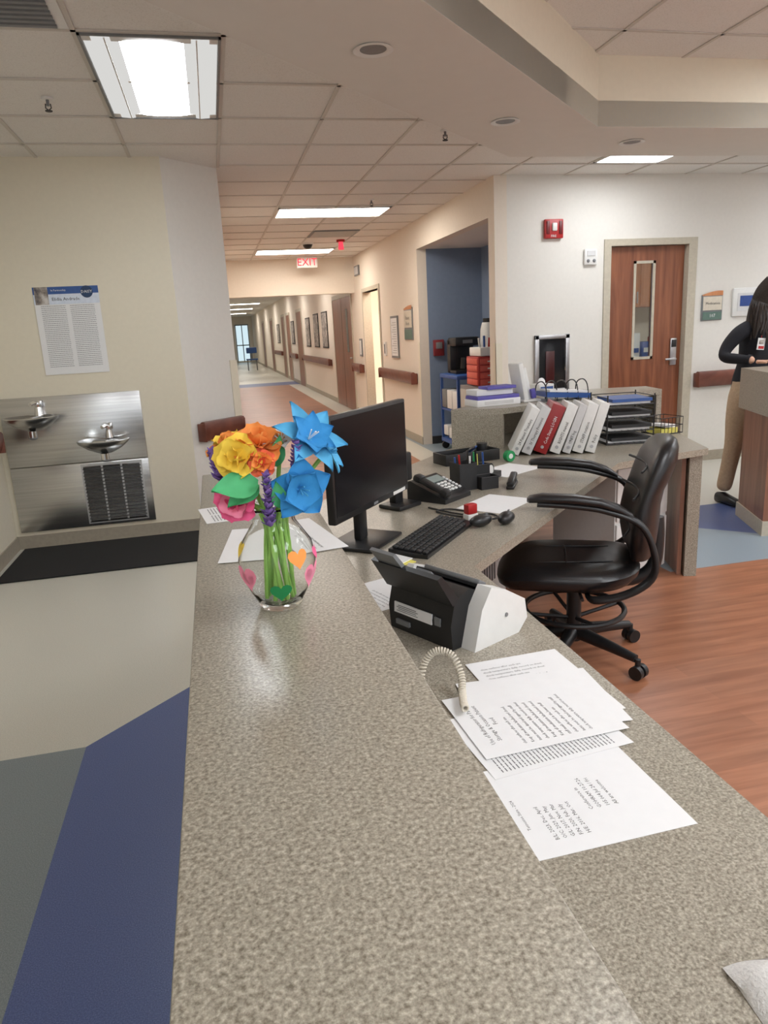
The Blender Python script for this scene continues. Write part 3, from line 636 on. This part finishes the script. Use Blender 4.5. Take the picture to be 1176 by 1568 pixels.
# ------------------------------------------------------------------ alcove contents
o=O('supply_cart',(2.92,8.25,0))
o.box((0,0,.9),(.46,.66,.05),BLUEP,bev=.01);o.box((0,0,.12),(.46,.66,.05),BLUEP,bev=.01);o.box((0,0,.5),(.44,.62,.03),BLUEP,bev=.01)
for a in (-1,1):
    for b in (-1,1):
        o.box((a*.21,b*.31,.5),(.03,.03,.82),BLUEP);o.cyl((a*.19,b*.29,.045),.045,.03,BLK,(math.pi/2,0,0));o.cyl((a*.19,b*.29,.09),.012,.03,ALU)
for i in range(3): o.box((-.08,-.2+i*.2,.2+.02*i),(.26,.16,.12),[WHT,WHT,WHT][i],bev=.008);o.box((-.08,-.2+i*.2,.63),(.28,.18,.22),[WHT,WHT,GREYP][i],bev=.008)
o.done()
o=O('coffee_machine',(2.92,8.35,.925));o.box((0,.1,.2),(.3,.12,.4),BLK,bev=.015);o.box((0,-.02,.37),(.3,.3,.1),BLK,bev=.02);o.box((0,-.02,.02),(.3,.3,.04),BLK,bev=.01);o.cyl((0,-.05,.12),.06,.13,SCREEN,r2=.05);o.box((0,-.175,.37),(.12,.004,.04),GREYP);o.done()
o=O('thermos_on_cabinet',(3.28,8.45,.0));o.box((0,0,.55),(.18,.3,1.1),GREYP,bev=.01);o.lathe([(0,1.1),(.09,1.101),(.1,1.15),(.09,1.42),(.07,1.5),(.0,1.51)],WHT);o.cyl((0,0,1.52),.06,.06,BLK);o.tube(smooth([(.05,-.05,1.5),(.0,-.15,1.45),(.0,-.14,1.25),(.0,-.08,1.2)]),.012,BLK);o.done()
o=O('red_drawer_organizer',(2.86,7.45,0))
o.box((0,0,.42),(.42,.5,.84),mat('cart_grey_body',S(128,122,120),.5),bev=.006)
for b in (0,1): o.box((-.212,-.12+b*.24,.42),(.006,.22,.76),mat('cart_panel_pale',S(176,170,162),.5),bev=.002)
o.box((-.04,-.05,1.0),(.26,.36,.3),mat('organizer_frame_red',S(168,48,46),.45),bev=.006)
for k in range(4):
    o.box((-.04,-.232,.885+k*.072),(.22,.012,.06),mat('red_drawer_front',S(205,92,80),.4),bev=.004);o.box((-.04,-.243,.885+k*.072),(.06,.012,.014),WHT)
    o.box((-.172,-.05,.885+k*.072),(.012,.32,.06),mat('red_drawer_front',S(205,92,80),.4),bev=.004)
o.box((-.02,-.05,1.20),(.24,.34,.09),WHT,bev=.01)
for k in range(4): o.tube([(-.1+k*.05,-.1,1.22),(-.12+k*.06,-.12,1.34+.02*(k%2))],.012,[WHT,BLUEP,RED,WHT][k],8)
o.done()
o=O('sharps_wall_box');o.box((2.80,8.93,1.22),(.14,.04,.2),mat('sharps_red',S(130,44,48),.4),bev=.01);o.box((2.80,8.905,1.25),(.08,.02,.08),GREYP,bev=.004);o.done()
# ------------------------------------------------------------------ scanner
bx=Vector((.13,-.25,0)).normalized();o=O('document_scanner',(.36,1.65,dz),math.atan2(bx.y,bx.x))
SC=Matrix.Diagonal((.93,.92,1,1));o.T=SC
body=[(0,.001),(.19,.001),(.205,.03),(.19,.075),(.14,.11),(.06,.135),(.012,.12),(-.005,.06)]
o.extr(body,.015,.245,BLK)
prof=[(.03,.0),(.20,.0),(.235,.03),(.225,.08),(.15,.122),(.095,.14),(.06,.095)]
o.extr(prof,.245,.29,WHT);o.extr(prof,-.01,.015,WHT)
o.extr([(.10,.128),(.14,.113),(.20,.08),(.215,.03),(.22,.034),(.206,.084),(.142,.120),(.103,.135)],.015,.245,BLK)
o.box((.13,.13,.128),(.2,.03,.012),GREYP,rot=(-.5,0,0),bev=.003);o.box((.13,.21,.06),(.2,.02,.012),BLK,rot=(-.9,0,0))
o.extr([(-.0,.11),(.02,.125),(-.035,.19),(-.05,.185)],.005,.25,BLK)
o.extr([(.03,.128),(.045,.135),(-.012,.185),(-.028,.188)],.01,.016,BLKM)
for xx in (.04,.15): o.extr([(.02,.128),(.028,.138),(-.02,.188),(-.028,.18)],xx,xx+.05,GREYP)
o.extr([(-.045,.185),(-.035,.19),(-.065,.225),(-.073,.22)],.03,.12,GREYP)
o.box((.11,-.0055,.062),(.14,.004,.026),PAPER,rot=(-.08,0,0));o.box((.20,-.0055,.062),(.02,.004,.02),GREYP)
for i in range(4): o.box((.09,-.008,.055+i*.0045),(.08-.012*(i%2),.001,.0015),INKG,rot=(-.08,0,0))
o.box((.07,-.004,.025),(.05,.01,.012),GREYP);o.cyl((.291,.15,.06),.005,.003,GREYP,(0,math.pi/2,0))
o.done()
base=smooth([(.345,1.30,.765),(.36,1.315,.80),(.385,1.31,.825),(.412,1.29,.82),(.42,1.26,.79),(.41,1.225,.772),(.40,1.19,.77),(.395,1.165,.77)],64)
pts=[]
for i,pp in enumerate(base):
    t=(base[min(i+1,len(base)-1)]-base[max(0,i-1)]).normalized();a=t.cross(Vector((.3,.2,1))).normalized();b=t.cross(a);th=i*.62
    pts.append(pp+(a*math.cos(th)+b*math.sin(th))*.0062)
o=O('coiled_phone_cord');o.tube(pts,.0022,mat('cord_beige',S(214,206,190),.5),6);o.done()
# ------------------------------------------------------------------ office stool chair
o=O('office_chair',(1.45,2.74,0),math.radians(-25))
for k in range(5):
    a=2*math.pi*k/5+math.radians(-38);d=Vector((math.cos(a),math.sin(a),0))
    o.tube([d*.03+Vector((0,0,.12)),d*.2+Vector((0,0,.10)),d*.31+Vector((0,0,.085))],[.032,.024,.018],BLK,10)
    q=Vector((-d.y,d.x,0))
    for sgn in (-1,1):
        cc=d*.325+q*.018*sgn+Vector((0,0,.03));o.cyl(cc,.03,.022,BLK,(math.pi/2,0,a+0))
    o.cyl(d*.32+Vector((0,0,.065)),.012,.04,BLK)
o.cyl((0,0,.2),.032,.24,BLK);o.cyl((0,0,.33),.018,.12,ALU);o.cyl((0,0,.26),.026,.1,BLK)
rr=.215;o.tube([(rr*math.cos(2*math.pi*i/32),rr*math.sin(2*math.pi*i/32),.23) for i in range(32)],.012,BLK,8,True)
for k in range(4):
    a=math.pi/2*k+.4;o.tube([(0.03*math.cos(a),.03*math.sin(a),.19),(rr*math.cos(a),rr*math.sin(a),.228)],.009,BLK,6)
o.T=Matrix.Translation((0,0,-.07))
o.box((0.02,0,.445),(.26,.18,.05),BLK,bev=.015);o.tube([(.0,-.05,.45),(.02,-.27,.44)],.007,BLK,6)
rings=[]
for z,ax,ay in ((.455,.22,.20),(.462,.27,.245),(.49,.295,.268),(.515,.30,.27),(.535,.285,.255),(.548,.25,.225),(.55,.14,.13),(.548,.02,.02)):
    rr_=[]
    for v in sell((-.035,0,z),(ax,0,0),(0,ay,0),3.2,40):
        dzf=-.035*max(0,(-v.x-.15)/.18)**2 + .018*max(0,(v.x-.1)/.15) ; rr_.append((v.x,v.y,v.z+dzf))
    rings.append(rr_)
o.loft(rings,LEATH)
for yy in (-.12,.12): o.tube(smooth([(-.27,yy,.52),(-.17,yy,.545),(0,yy*.95,.5515),(.15,yy*.9,.556)],4),.0035,LEATH,6)
o.tube(smooth([(-.05,-.24,.532),(-.04,-.1,.5515),(-.04,.1,.5515),(-.05,.24,.532)],4),.004,LEATH,6)
rings=[]
sec=[(.56,.26,.10,.026),(.58,.268,.19,.045),(.64,.275,.23,.055),(.72,.28,.24,.058),(.80,.29,.24,.050),(.86,.305,.23,.046),(.92,.325,.225,.053),(.98,.343,.21,.055),(1.03,.356,.175,.044),(1.055,.363,.13,.030),(1.065,.365,.06,.014)]
for z,x,hw,th in sec:
    rr_=[]
    for v in sell((x,0,z),(th,0,0),(0,hw,0),2.8,36):
        rr_.append((v.x-.05*(v.y/.25)**2,v.y,v.z))
    rings.append(rr_)
o.loft(rings,LEATH)
for zz,xx in ((.69,.222),(.84,.254),(.95,.282)): o.tube(smooth([(xx-.042,-.20,zz),(xx-.012,-.1,zz),(xx,0,zz),(xx-.012,.1,zz),(xx-.042,.20,zz)],4),.005,BLKM,6)
o.tube(smooth([(.1,0,.44),(.24,0,.44),(.325,0,.5),(.34,0,.62),(.335,0,.72)],5),.028,BLK,10)
for sg in (-1,1):
    y=.29*sg
    up=Vector((0,0,.115 if sg>0 else .075))
    path=smooth([Vector(q)+up*(min(1,max(0,(i-1)/4))) for i,q in enumerate([(.04,.2*sg,.455),(.06,y,.45),(.18,y+.012*sg,.46),(.275,y+.012*sg,.51),(.285,y+.01*sg,.585),(.23,y+.01*sg,.69),(.10,y,.745),(-.02,y,.765),(-.16,y,.775)])],5)
    rings=[]
    for i,pp in enumerate(path):
        t=(path[min(i+1,len(path)-1)]-path[max(0,i-1)]).normalized();s_=Vector((0,1,0));u=t.cross(s_).normalized()
        rings.append(sell(pp,u*.013,s_*.028,2.6,14))
    o.loft(rings,BLK)
    rings=[]
    for x,hw,th,z in ((-.20,.012,.008,.790),(-.19,.03,.014,.792),(-.14,.038,.018,.797),(-.02,.037,.018,.792),(.08,.033,.018,.777),(.15,.03,.017,.752),(.2,.02,.012,.722)):
        rings.append(sell((x,y,z+up.z),(0,hw,0),(0,0,th),2.4,16))
    o.loft(rings,LEATH)
o.done()
# ------------------------------------------------------------------ vase with paper flowers
vx,vy,vz=.065,1.075,1.0605
VG_=mat('vase_glass',(.97,.99,.98),.02,0,0,trans=1);VG_.node_tree.nodes['Principled BSDF'].inputs['IOR'].default_value=1.25
STEM=mat('stem_green',S(150,200,95),.5);LEAF=mat('paper_leaf_green',S(80,178,118),.7)
def fcol(n,*c): 
    return mat('paper_'+n,S(*c),.8,0,.06,30)
FB=fcol('blue',50,142,205);FB2=fcol('lightblue',80,166,210);FO=fcol('orange',246,158,80);FY=fcol('yellow',248,216,84);FP=fcol('pink',240,100,150);FPU=fcol('purple',128,100,172);FW=fcol('white',212,224,238);FR=fcol('coral',238,112,74);FPL=fcol('lightpink',250,150,180)
o=O('flower_vase',(vx,vy,vz))
prof_o=[(.0,.0),(.030,.0),(.034,.004),(.036,.012),(.046,.030),(.057,.055),(.060,.078),(.055,.102),(.042,.122),(.033,.136),(.032,.146),(.038,.156),(.046,.163)]
prof_i=[(r-.0022,z) for r,z in prof_o[3:][::-1]];prof_i=[(max(r,.001),max(z,.008)) for r,z in prof_i]+[(.028,.009),(.0005,.009)]
o.lathe(prof_o+prof_i,VG_,seg=40)
def rad(z):
    for (r0,z0),(r1,z1) in zip(prof_o[3:],prof_o[4:]):
        if z0<=z<=z1: return r0+(r1-r0)*(z-z0)/(z1-z0)
    return .04
def heart(az,z,s,m):
    pts=[]
    for i in range(20):
        t=2*math.pi*i/20;hx=16*math.sin(t)**3/16*s;hz=(13*math.cos(t)-5*math.cos(2*t)-2*math.cos(3*t)-math.cos(4*t))/16*s
        zz=z+hz;R=rad(zz)+.0015;a=az+hx/R;pts.append((R*math.cos(a),R*math.sin(a),zz))
    o.poly(pts,m)
heart(math.radians(-150),.06,.024,FPL);heart(math.radians(-62),.088,.017,FO);heart(math.radians(-92),.038,.017,GREENP);heart(math.radians(-30),.055,.024,FPL);heart(math.radians(-170),.10,.014,FY);heart(math.radians(-15),.085,.014,FP)
random.seed(11)
stems=[]
def petal(c,dr,up,L,W,m,curl=.3,point=1.0,cup=.25):
    dr=Vector(dr).normalized();up=Vector(up);sd=dr.cross(up).normalized();up=sd.cross(dr).normalized();c=Vector(c)
    nu,nv=7,4;grid=[]
    for i in range(nu+1):
        u=i/nu;w=W*math.sin(math.pi*min(1,u**.8))**.75 if point<1 else W*math.sin(math.pi*u**.75)**.9
        if i==0: w=W*.15
        if i==nu: w=.0004 if point>=1 else W*.35
        row=[]
        for j in range(nv+1):
            v=j/nv*2-1
            row.append(o.bm.verts.new(c+dr*(L*u)+up*(-curl*L*u*u+cup*W*v*v)+sd*(w*v)))
        grid.append(row)
    fs=[]
    for i in range(nu):
        for j in range(nv): fs.append(o.bm.faces.new([grid[i][j],grid[i][j+1],grid[i+1][j+1],grid[i+1][j]]))
    o._set(fs,m,True)
def frame(n):
    n=Vector(n).normalized();a=n.cross(Vector((.3,.2,1))).normalized();b=n.cross(a);return n,a,b
def lily(c,n,L,W,m,k=6,open_=.55,mc=None,layers=2,m2=None):
    n,a,b=frame(n);c=Vector(c)
    for ly in range(layers):
        for i in range(k):
            th=2*math.pi*(i+.5*ly)/k;d=(a*math.cos(th)+b*math.sin(th));dd=(d+n*(open_+.5*ly)).normalized()
            petal(c,dd,n,L*(1-.3*ly),W,(m2 or m) if ly else m,.3)
    for i in range(4): o.tube([c,c+n*L*.4+a*random.uniform(-.008,.008)+b*random.uniform(-.008,.008)],.0011,mc or m,5)
    stems.append(c-n*.004)
def rose(c,n,R,m,m2=None,k0=5):
    n,a,b=frame(n);c=Vector(c)
    for ly,(k,rr,op) in enumerate(((k0,1.25,.25),(4,1.05,.9),(3,.75,2.6))):
        for i in range(k):
            th=2*math.pi*(i+.37*ly)/k;d=a*math.cos(th)+b*math.sin(th);dd=(d+n*op).normalized()
            petal(c+d*R*.05*(2-ly),dd,n-d*.2*ly,R*(1-.12*ly),R*.5*rr+.004,(m2 or m) if ly%2 else m,.25-.12*ly,.5,.3)
    stems.append(c)
def spike(c,n,L,m):
    n,a,b=frame(n);c=Vector(c)
    for i in range(9):
        off=random.uniform(0,6.28)
        for k in range(6):
            th=2*math.pi*k/6+off;d=a*math.cos(th)+b*math.sin(th);petal(c+n*(L*i/9+random.uniform(-.002,.002)),(d+n*random.uniform(.2,1.3)),n,.017*(1-.055*i),.005,m,-.15)
    stems.append(c)
lily((.062,-.0,.256),(.35,-.6,.5),.062,.017,FB2,6,.45,FW,m2=FB);lily((.040,-.035,.190),(.25,-.95,-.1),.05,.024,FB,5,.25,FB2)
rose((-.045,-.02,.240),(-.3,-.85,.35),.034,FY,FY,4);rose((-.014,.0,.252),(.0,-.5,.9),.040,FO,FO);rose((-.052,.02,.250),(-.25,-.1,1),.034,FO,FY)
rose((-.012,-.03,.232),(0,-.9,.3),.020,FR,FO);rose((-.052,-.02,.178),(-.35,-.95,-.0),.031,FP,FPL);lily((.022,.01,.256),(.0,-.4,.9),.034,.014,FW,layers=1)
lily((.09,.01,.232),(.95,-.3,.3),.040,.014,FB2,5,.6,layers=1)
spike((-.008,-.045,.140),(.0,-.1,1),.085,FPU);spike((.038,-.025,.205),(.05,-.1,1),.055,FPU);spike((-.072,.0,.205),(-.2,0,1),.05,FPU)
petal((-.02,-.04,.203),(-1,-.3,.05),(0,-.75,.7),.068,.024,LEAF,.12);petal((-.02,-.03,.2),(-.9,-.5,-.35),(0,-.75,.7),.055,.018,LEAF,.2);petal((.01,-.0,.22),(.2,-.3,1),(0,-1,.2),.05,.012,LEAF,.1)
petal((.01,-.035,.165),(-.1,-.5,.8),(0,-1,.2),.05,.012,LEAF,.1)
for i,c in enumerate(stems):
    a=i*2.4;bt=Vector((.022*math.cos(a),.022*math.sin(a),.012));mid=Vector((c.x*.25,c.y*.25,.148))
    o.tube(smooth([bt,(bt+mid)/2+Vector((0,0,.0)),mid,(mid+c)/2+Vector((0,0,.006)),c],4),.0034,STEM,7)
vase=o.done()
# ------------------------------------------------------------------ far corridor end window
o=O('window_1');o.b2((1.5,YE-.02,.1),(2.3,YE-.005,2.2),EM_DAY)
for x in (1.5,1.88,2.26): o.b2((x,YE-.05,.05),(x+.05,YE-.02,2.25),GREYP)
o.b2((1.5,YE-.05,2.2),(2.31,YE-.02,2.26),GREYP);o.b2((1.5,YE-.05,1.0),(2.31,YE-.02,1.06),GREYP);o.done()
o=O('hospital_equipment_cart',(1.75,34,0));o.box((0,0,.5),(.5,.5,.06),BLUEP,bev=.01);o.box((0,0,.9),(.45,.4,.25),BLUEP,bev=.02);o.box((0,0,.66),(.06,.06,.3),GREYP)
for a in (-1,1):
    for b in (-1,1): o.box((a*.2,b*.2,.25),(.03,.03,.5),GREYP)
o.done()
# ------------------------------------------------------------------ woman
def skinned(verts,edges,radii,root=0,sub=2):
    me=bpy.data.meshes.new('sk');me.from_pydata(verts,edges,[]);ob=bpy.data.objects.new('sk',me);bpy.context.collection.objects.link(ob)
    sk=ob.modifiers.new('s','SKIN');
    if not me.skin_vertices: me.skin_vertices.new() if hasattr(me.skin_vertices,'new') else None
    lay=me.skin_vertices[0].data
    for i,r in enumerate(radii):
        lay[i].radius=(r,r) if not isinstance(r,tuple) else r
        lay[i].use_root=(i==root)
    ss=ob.modifiers.new('u','SUBSURF');ss.levels=sub;ss.render_levels=sub
    dg=bpy.context.evaluated_depsgraph_get();m=bpy.data.meshes.new_from_object(ob.evaluated_get(dg));bpy.data.objects.remove(ob);return m
V=[(0,0,.93),(0,.0,1.06),(0,-.01,1.20),(0,-.03,1.33),(0,-.035,1.40),(0,-.055,1.45),(0,-.075,1.49),
 (-.10,-.02,1.355),(-.175,-.02,1.32),(-.25,.02,1.22),(-.30,.01,1.14),(-.27,-.12,1.13),(-.235,-.235,1.122),
 (.10,-.02,1.355),(.175,-.02,1.32),(.24,.01,1.2),(.27,-.01,1.13),(.22,-.16,1.125),(.14,-.28,1.115),
 (-.095,0,.86),(-.135,-.01,.68),(-.16,-.02,.48),(-.18,.0,.28),(-.20,.02,.09),(.095,0,.86),(.10,-.01,.68),(.105,-.02,.48),(.11,.0,.28),(.11,.02,.09)]
E=[(0,1),(1,2),(2,3),(3,4),(4,5),(5,6),(3,7),(7,8),(8,9),(9,10),(10,11),(11,12),(3,13),(13,14),(14,15),(15,16),(16,17),(17,18),(0,19),(19,20),(20,21),(21,22),(22,23),(0,24),(24,25),(25,26),(26,27),(27,28)]
Rr=[(.16,.12),(.135,.10),(.14,.105),(.13,.095),.07,.05,.048,.075,.062,.052,.048,.040,.028,.075,.062,.055,.05,.043,.030,.11,.09,.07,.062,.06,.11,.09,.07,.062,.06]
me=skinned(V,E,Rr)
WX,WY,WR=4.03,4.82,math.radians(6)
o=O('woman_standing',(WX,WY,0),WR)
o.bm.from_mesh(me);o.bm.faces.ensure_lookup_table()
for f in o.bm.faces:
    c=f.calc_center_median();f.smooth=True
    m=SWEAT if c.z>.93 else PANT
    if c.z>1.43 and abs(c.x)<.08: m=SKIN
    if (c.y<-.205 and c.x<-.1) or (c.y<-.25 and c.x>.1): m=SKIN
    f.material_index=o.mi(m)
bpy.data.meshes.remove(me)
o.tube([(-.25,-.185,1.127),(-.243,-.208,1.124)],[.037,.036],SWEAT,14);o.tube([(.168,-.235,1.121),(.158,-.255,1.119)],[.037,.036],SWEAT,14)
def hand(sx,wr):
    wr=Vector(wr);V=[wr,wr+Vector((.03*sx,-.045,-.005)),];E=[(0,1)];R=[(.024,.018),(.033,.013)]
    fd=Vector((.55*sx,-.83,0)).normalized();sd=Vector((fd.y,-fd.x,0))*(-1)
    for i,(off,L) in enumerate(((-.026,.062),(-.009,.072),(.008,.068),(.024,.054))):
        b=wr+fd*.075+sd*off;k=len(V);V+= [b,b+fd*L*.5+Vector((0,0,.006)),b+fd*L*.85+Vector((0,0,-.004)),b+fd*L+Vector((0,0,-.012))];E+=[(1,k),(k,k+1),(k+1,k+2),(k+2,k+3)];R+=[.010,.009,.008,.007]
    b=wr+fd*.03-sd*.035*1;k=len(V);V+=[b,b+fd*.03-sd*.018,b+fd*.055-sd*.02+Vector((0,0,-.006))];E+=[(1,k),(k,k+1),(k+1,k+2)];R+=[.012,.010,.008]
    m=skinned([tuple(v) for v in V],E,R,0,2);n0=len(o.bm.faces);o.bm.from_mesh(m);o.bm.faces.ensure_lookup_table();o._set(o.bm.faces[n0:],SKIN,True);bpy.data.meshes.remove(m)
hand(1,(-.232,-.24,1.112));hand(-1,(.14,-.285,1.108))
HM=Matrix.Translation((0,-.08,1.475))@Matrix.Rotation(math.radians(20),4,'Z')@Matrix.Rotation(math.radians(24),4,'X')
o.T=HM
hr=[(-.03,.042,.045,.01),(.0,.042,.052,.0),(.012,.05,.064,-.012),(.04,.058,.075,-.012),(.08,.066,.085,-.008),(.115,.07,.09,0),(.15,.07,.092,.006),(.18,.062,.082,.008),(.205,.042,.058,.01),(.215,.012,.018,.01)]
o.loft([sell((0,cy,z),(a,0,0),(0,b,0),2.1,24) for z,a,b,cy in hr],SKIN)
o.tube([(0,-.086,.125),(0,-.103,.085),(0,-.094,.078)],[.006,.013,.009],SKIN,8)
for a in (-1,1):
    o.ell((a*.03,-.081,.112),(.013,.007,.007),PAPER);o.ell((a*.03,-.087,.112),(.005,.004,.005),BLK);o.tube([(a*.018,-.09,.13),(a*.045,-.080,.132)],.003,HAIR,6);o.ell((a*.072,.005,.10),(.008,.018,.028),SKIN)
o.ell((0,-.086,.048),(.022,.008,.006),mat('lips',S(170,90,90),.5))
cap=[]
for z,a,b,cy in [(.02,.082,.06,.045),(.06,.086,.07,.038),(.10,.087,.082,.03),(.14,.087,.092,.02),(.18,.08,.097,.010),(.212,.062,.078,.01),(.23,.034,.043,.012),(.236,.006,.008,.012)]:
    cap.append(sell((0,cy,z),(a,0,0),(0,b,0),2.1,28))
o.loft(cap,HAIR)
o.T=Matrix.Identity(4)
random.seed(5)
for i in range(80):
    th=math.radians(-46)+math.radians(272)*i/79;x=.084*math.cos(th);y=.03+.088*math.sin(th);L=random.uniform(.10,.20)
    top=HM@Vector((x*.75,y*.8,.21));mid=HM@Vector((x*1.04,y*1.02,.13));low=HM@Vector((x*1.12,y*1.02,.05))
    dd=Vector((low.x,low.y+.06,0));e1=low+dd*.25+Vector((random.uniform(-.01,.01),0,-.09));e2=low+dd*.35+Vector((random.uniform(-.02,.02),0,-.09-L))
    o.tube(smooth([top,mid,low,e1,e2],3),[.009]*9+[.010]*3+[.003],HAIR,6)
o.box((-.095,-.145,1.23),(.055,.004,.085),PAPER,rot=(0,.1,-.3));o.box((-.096,-.149,1.245),(.03,.003,.03),PHOTO,rot=(0,.1,-.3));o.box((-.096,-.149,1.205),(.04,.003,.02),RED,rot=(0,.1,-.3));o.tube([(-.092,-.142,1.27),(-.07,-.125,1.35)],.002,RED,5)
for x in (-.20,.11):
    o.loft([sell((x,yy,zc_),(w_,0,0),(0,0,h_),2.4,16) for yy,w_,h_,zc_ in ((.085,.02,.02,.03),(.07,.036,.04,.042),(.01,.04,.045,.047),(-.06,.043,.035,.037),(-.13,.044,.026,.028),(-.165,.03,.018,.02),(-.175,.01,.01,.014))],BLK)
o.done()
# ------------------------------------------------------------------ world, camera
w=bpy.data.worlds.new('w');sc.world=w;w.use_nodes=True;w.node_tree.nodes['Background'].inputs[0].default_value=(.94,.97,1,1);w.node_tree.nodes['Background'].inputs[1].default_value=.95
sc.view_settings.view_transform='Standard';sc.view_settings.exposure=0.45
cd=bpy.data.cameras.new('camera');cam=bpy.data.objects.new('camera',cd);bpy.context.collection.objects.link(cam)
cd.sensor_fit='VERTICAL';cd.sensor_height=36;cd.sensor_width=27;cd.lens=36*1099/1568;cd.clip_start=.02;cd.clip_end=200
M=Matrix.Rotation(-math.radians(12.49),4,'Z')@Matrix.Rotation(math.pi/2-math.radians(14.18),4,'X')@Matrix.Rotation(math.radians(-3.04),4,'Z')
M.translation=(0,0,1.47);cam.matrix_world=M;sc.camera=cam
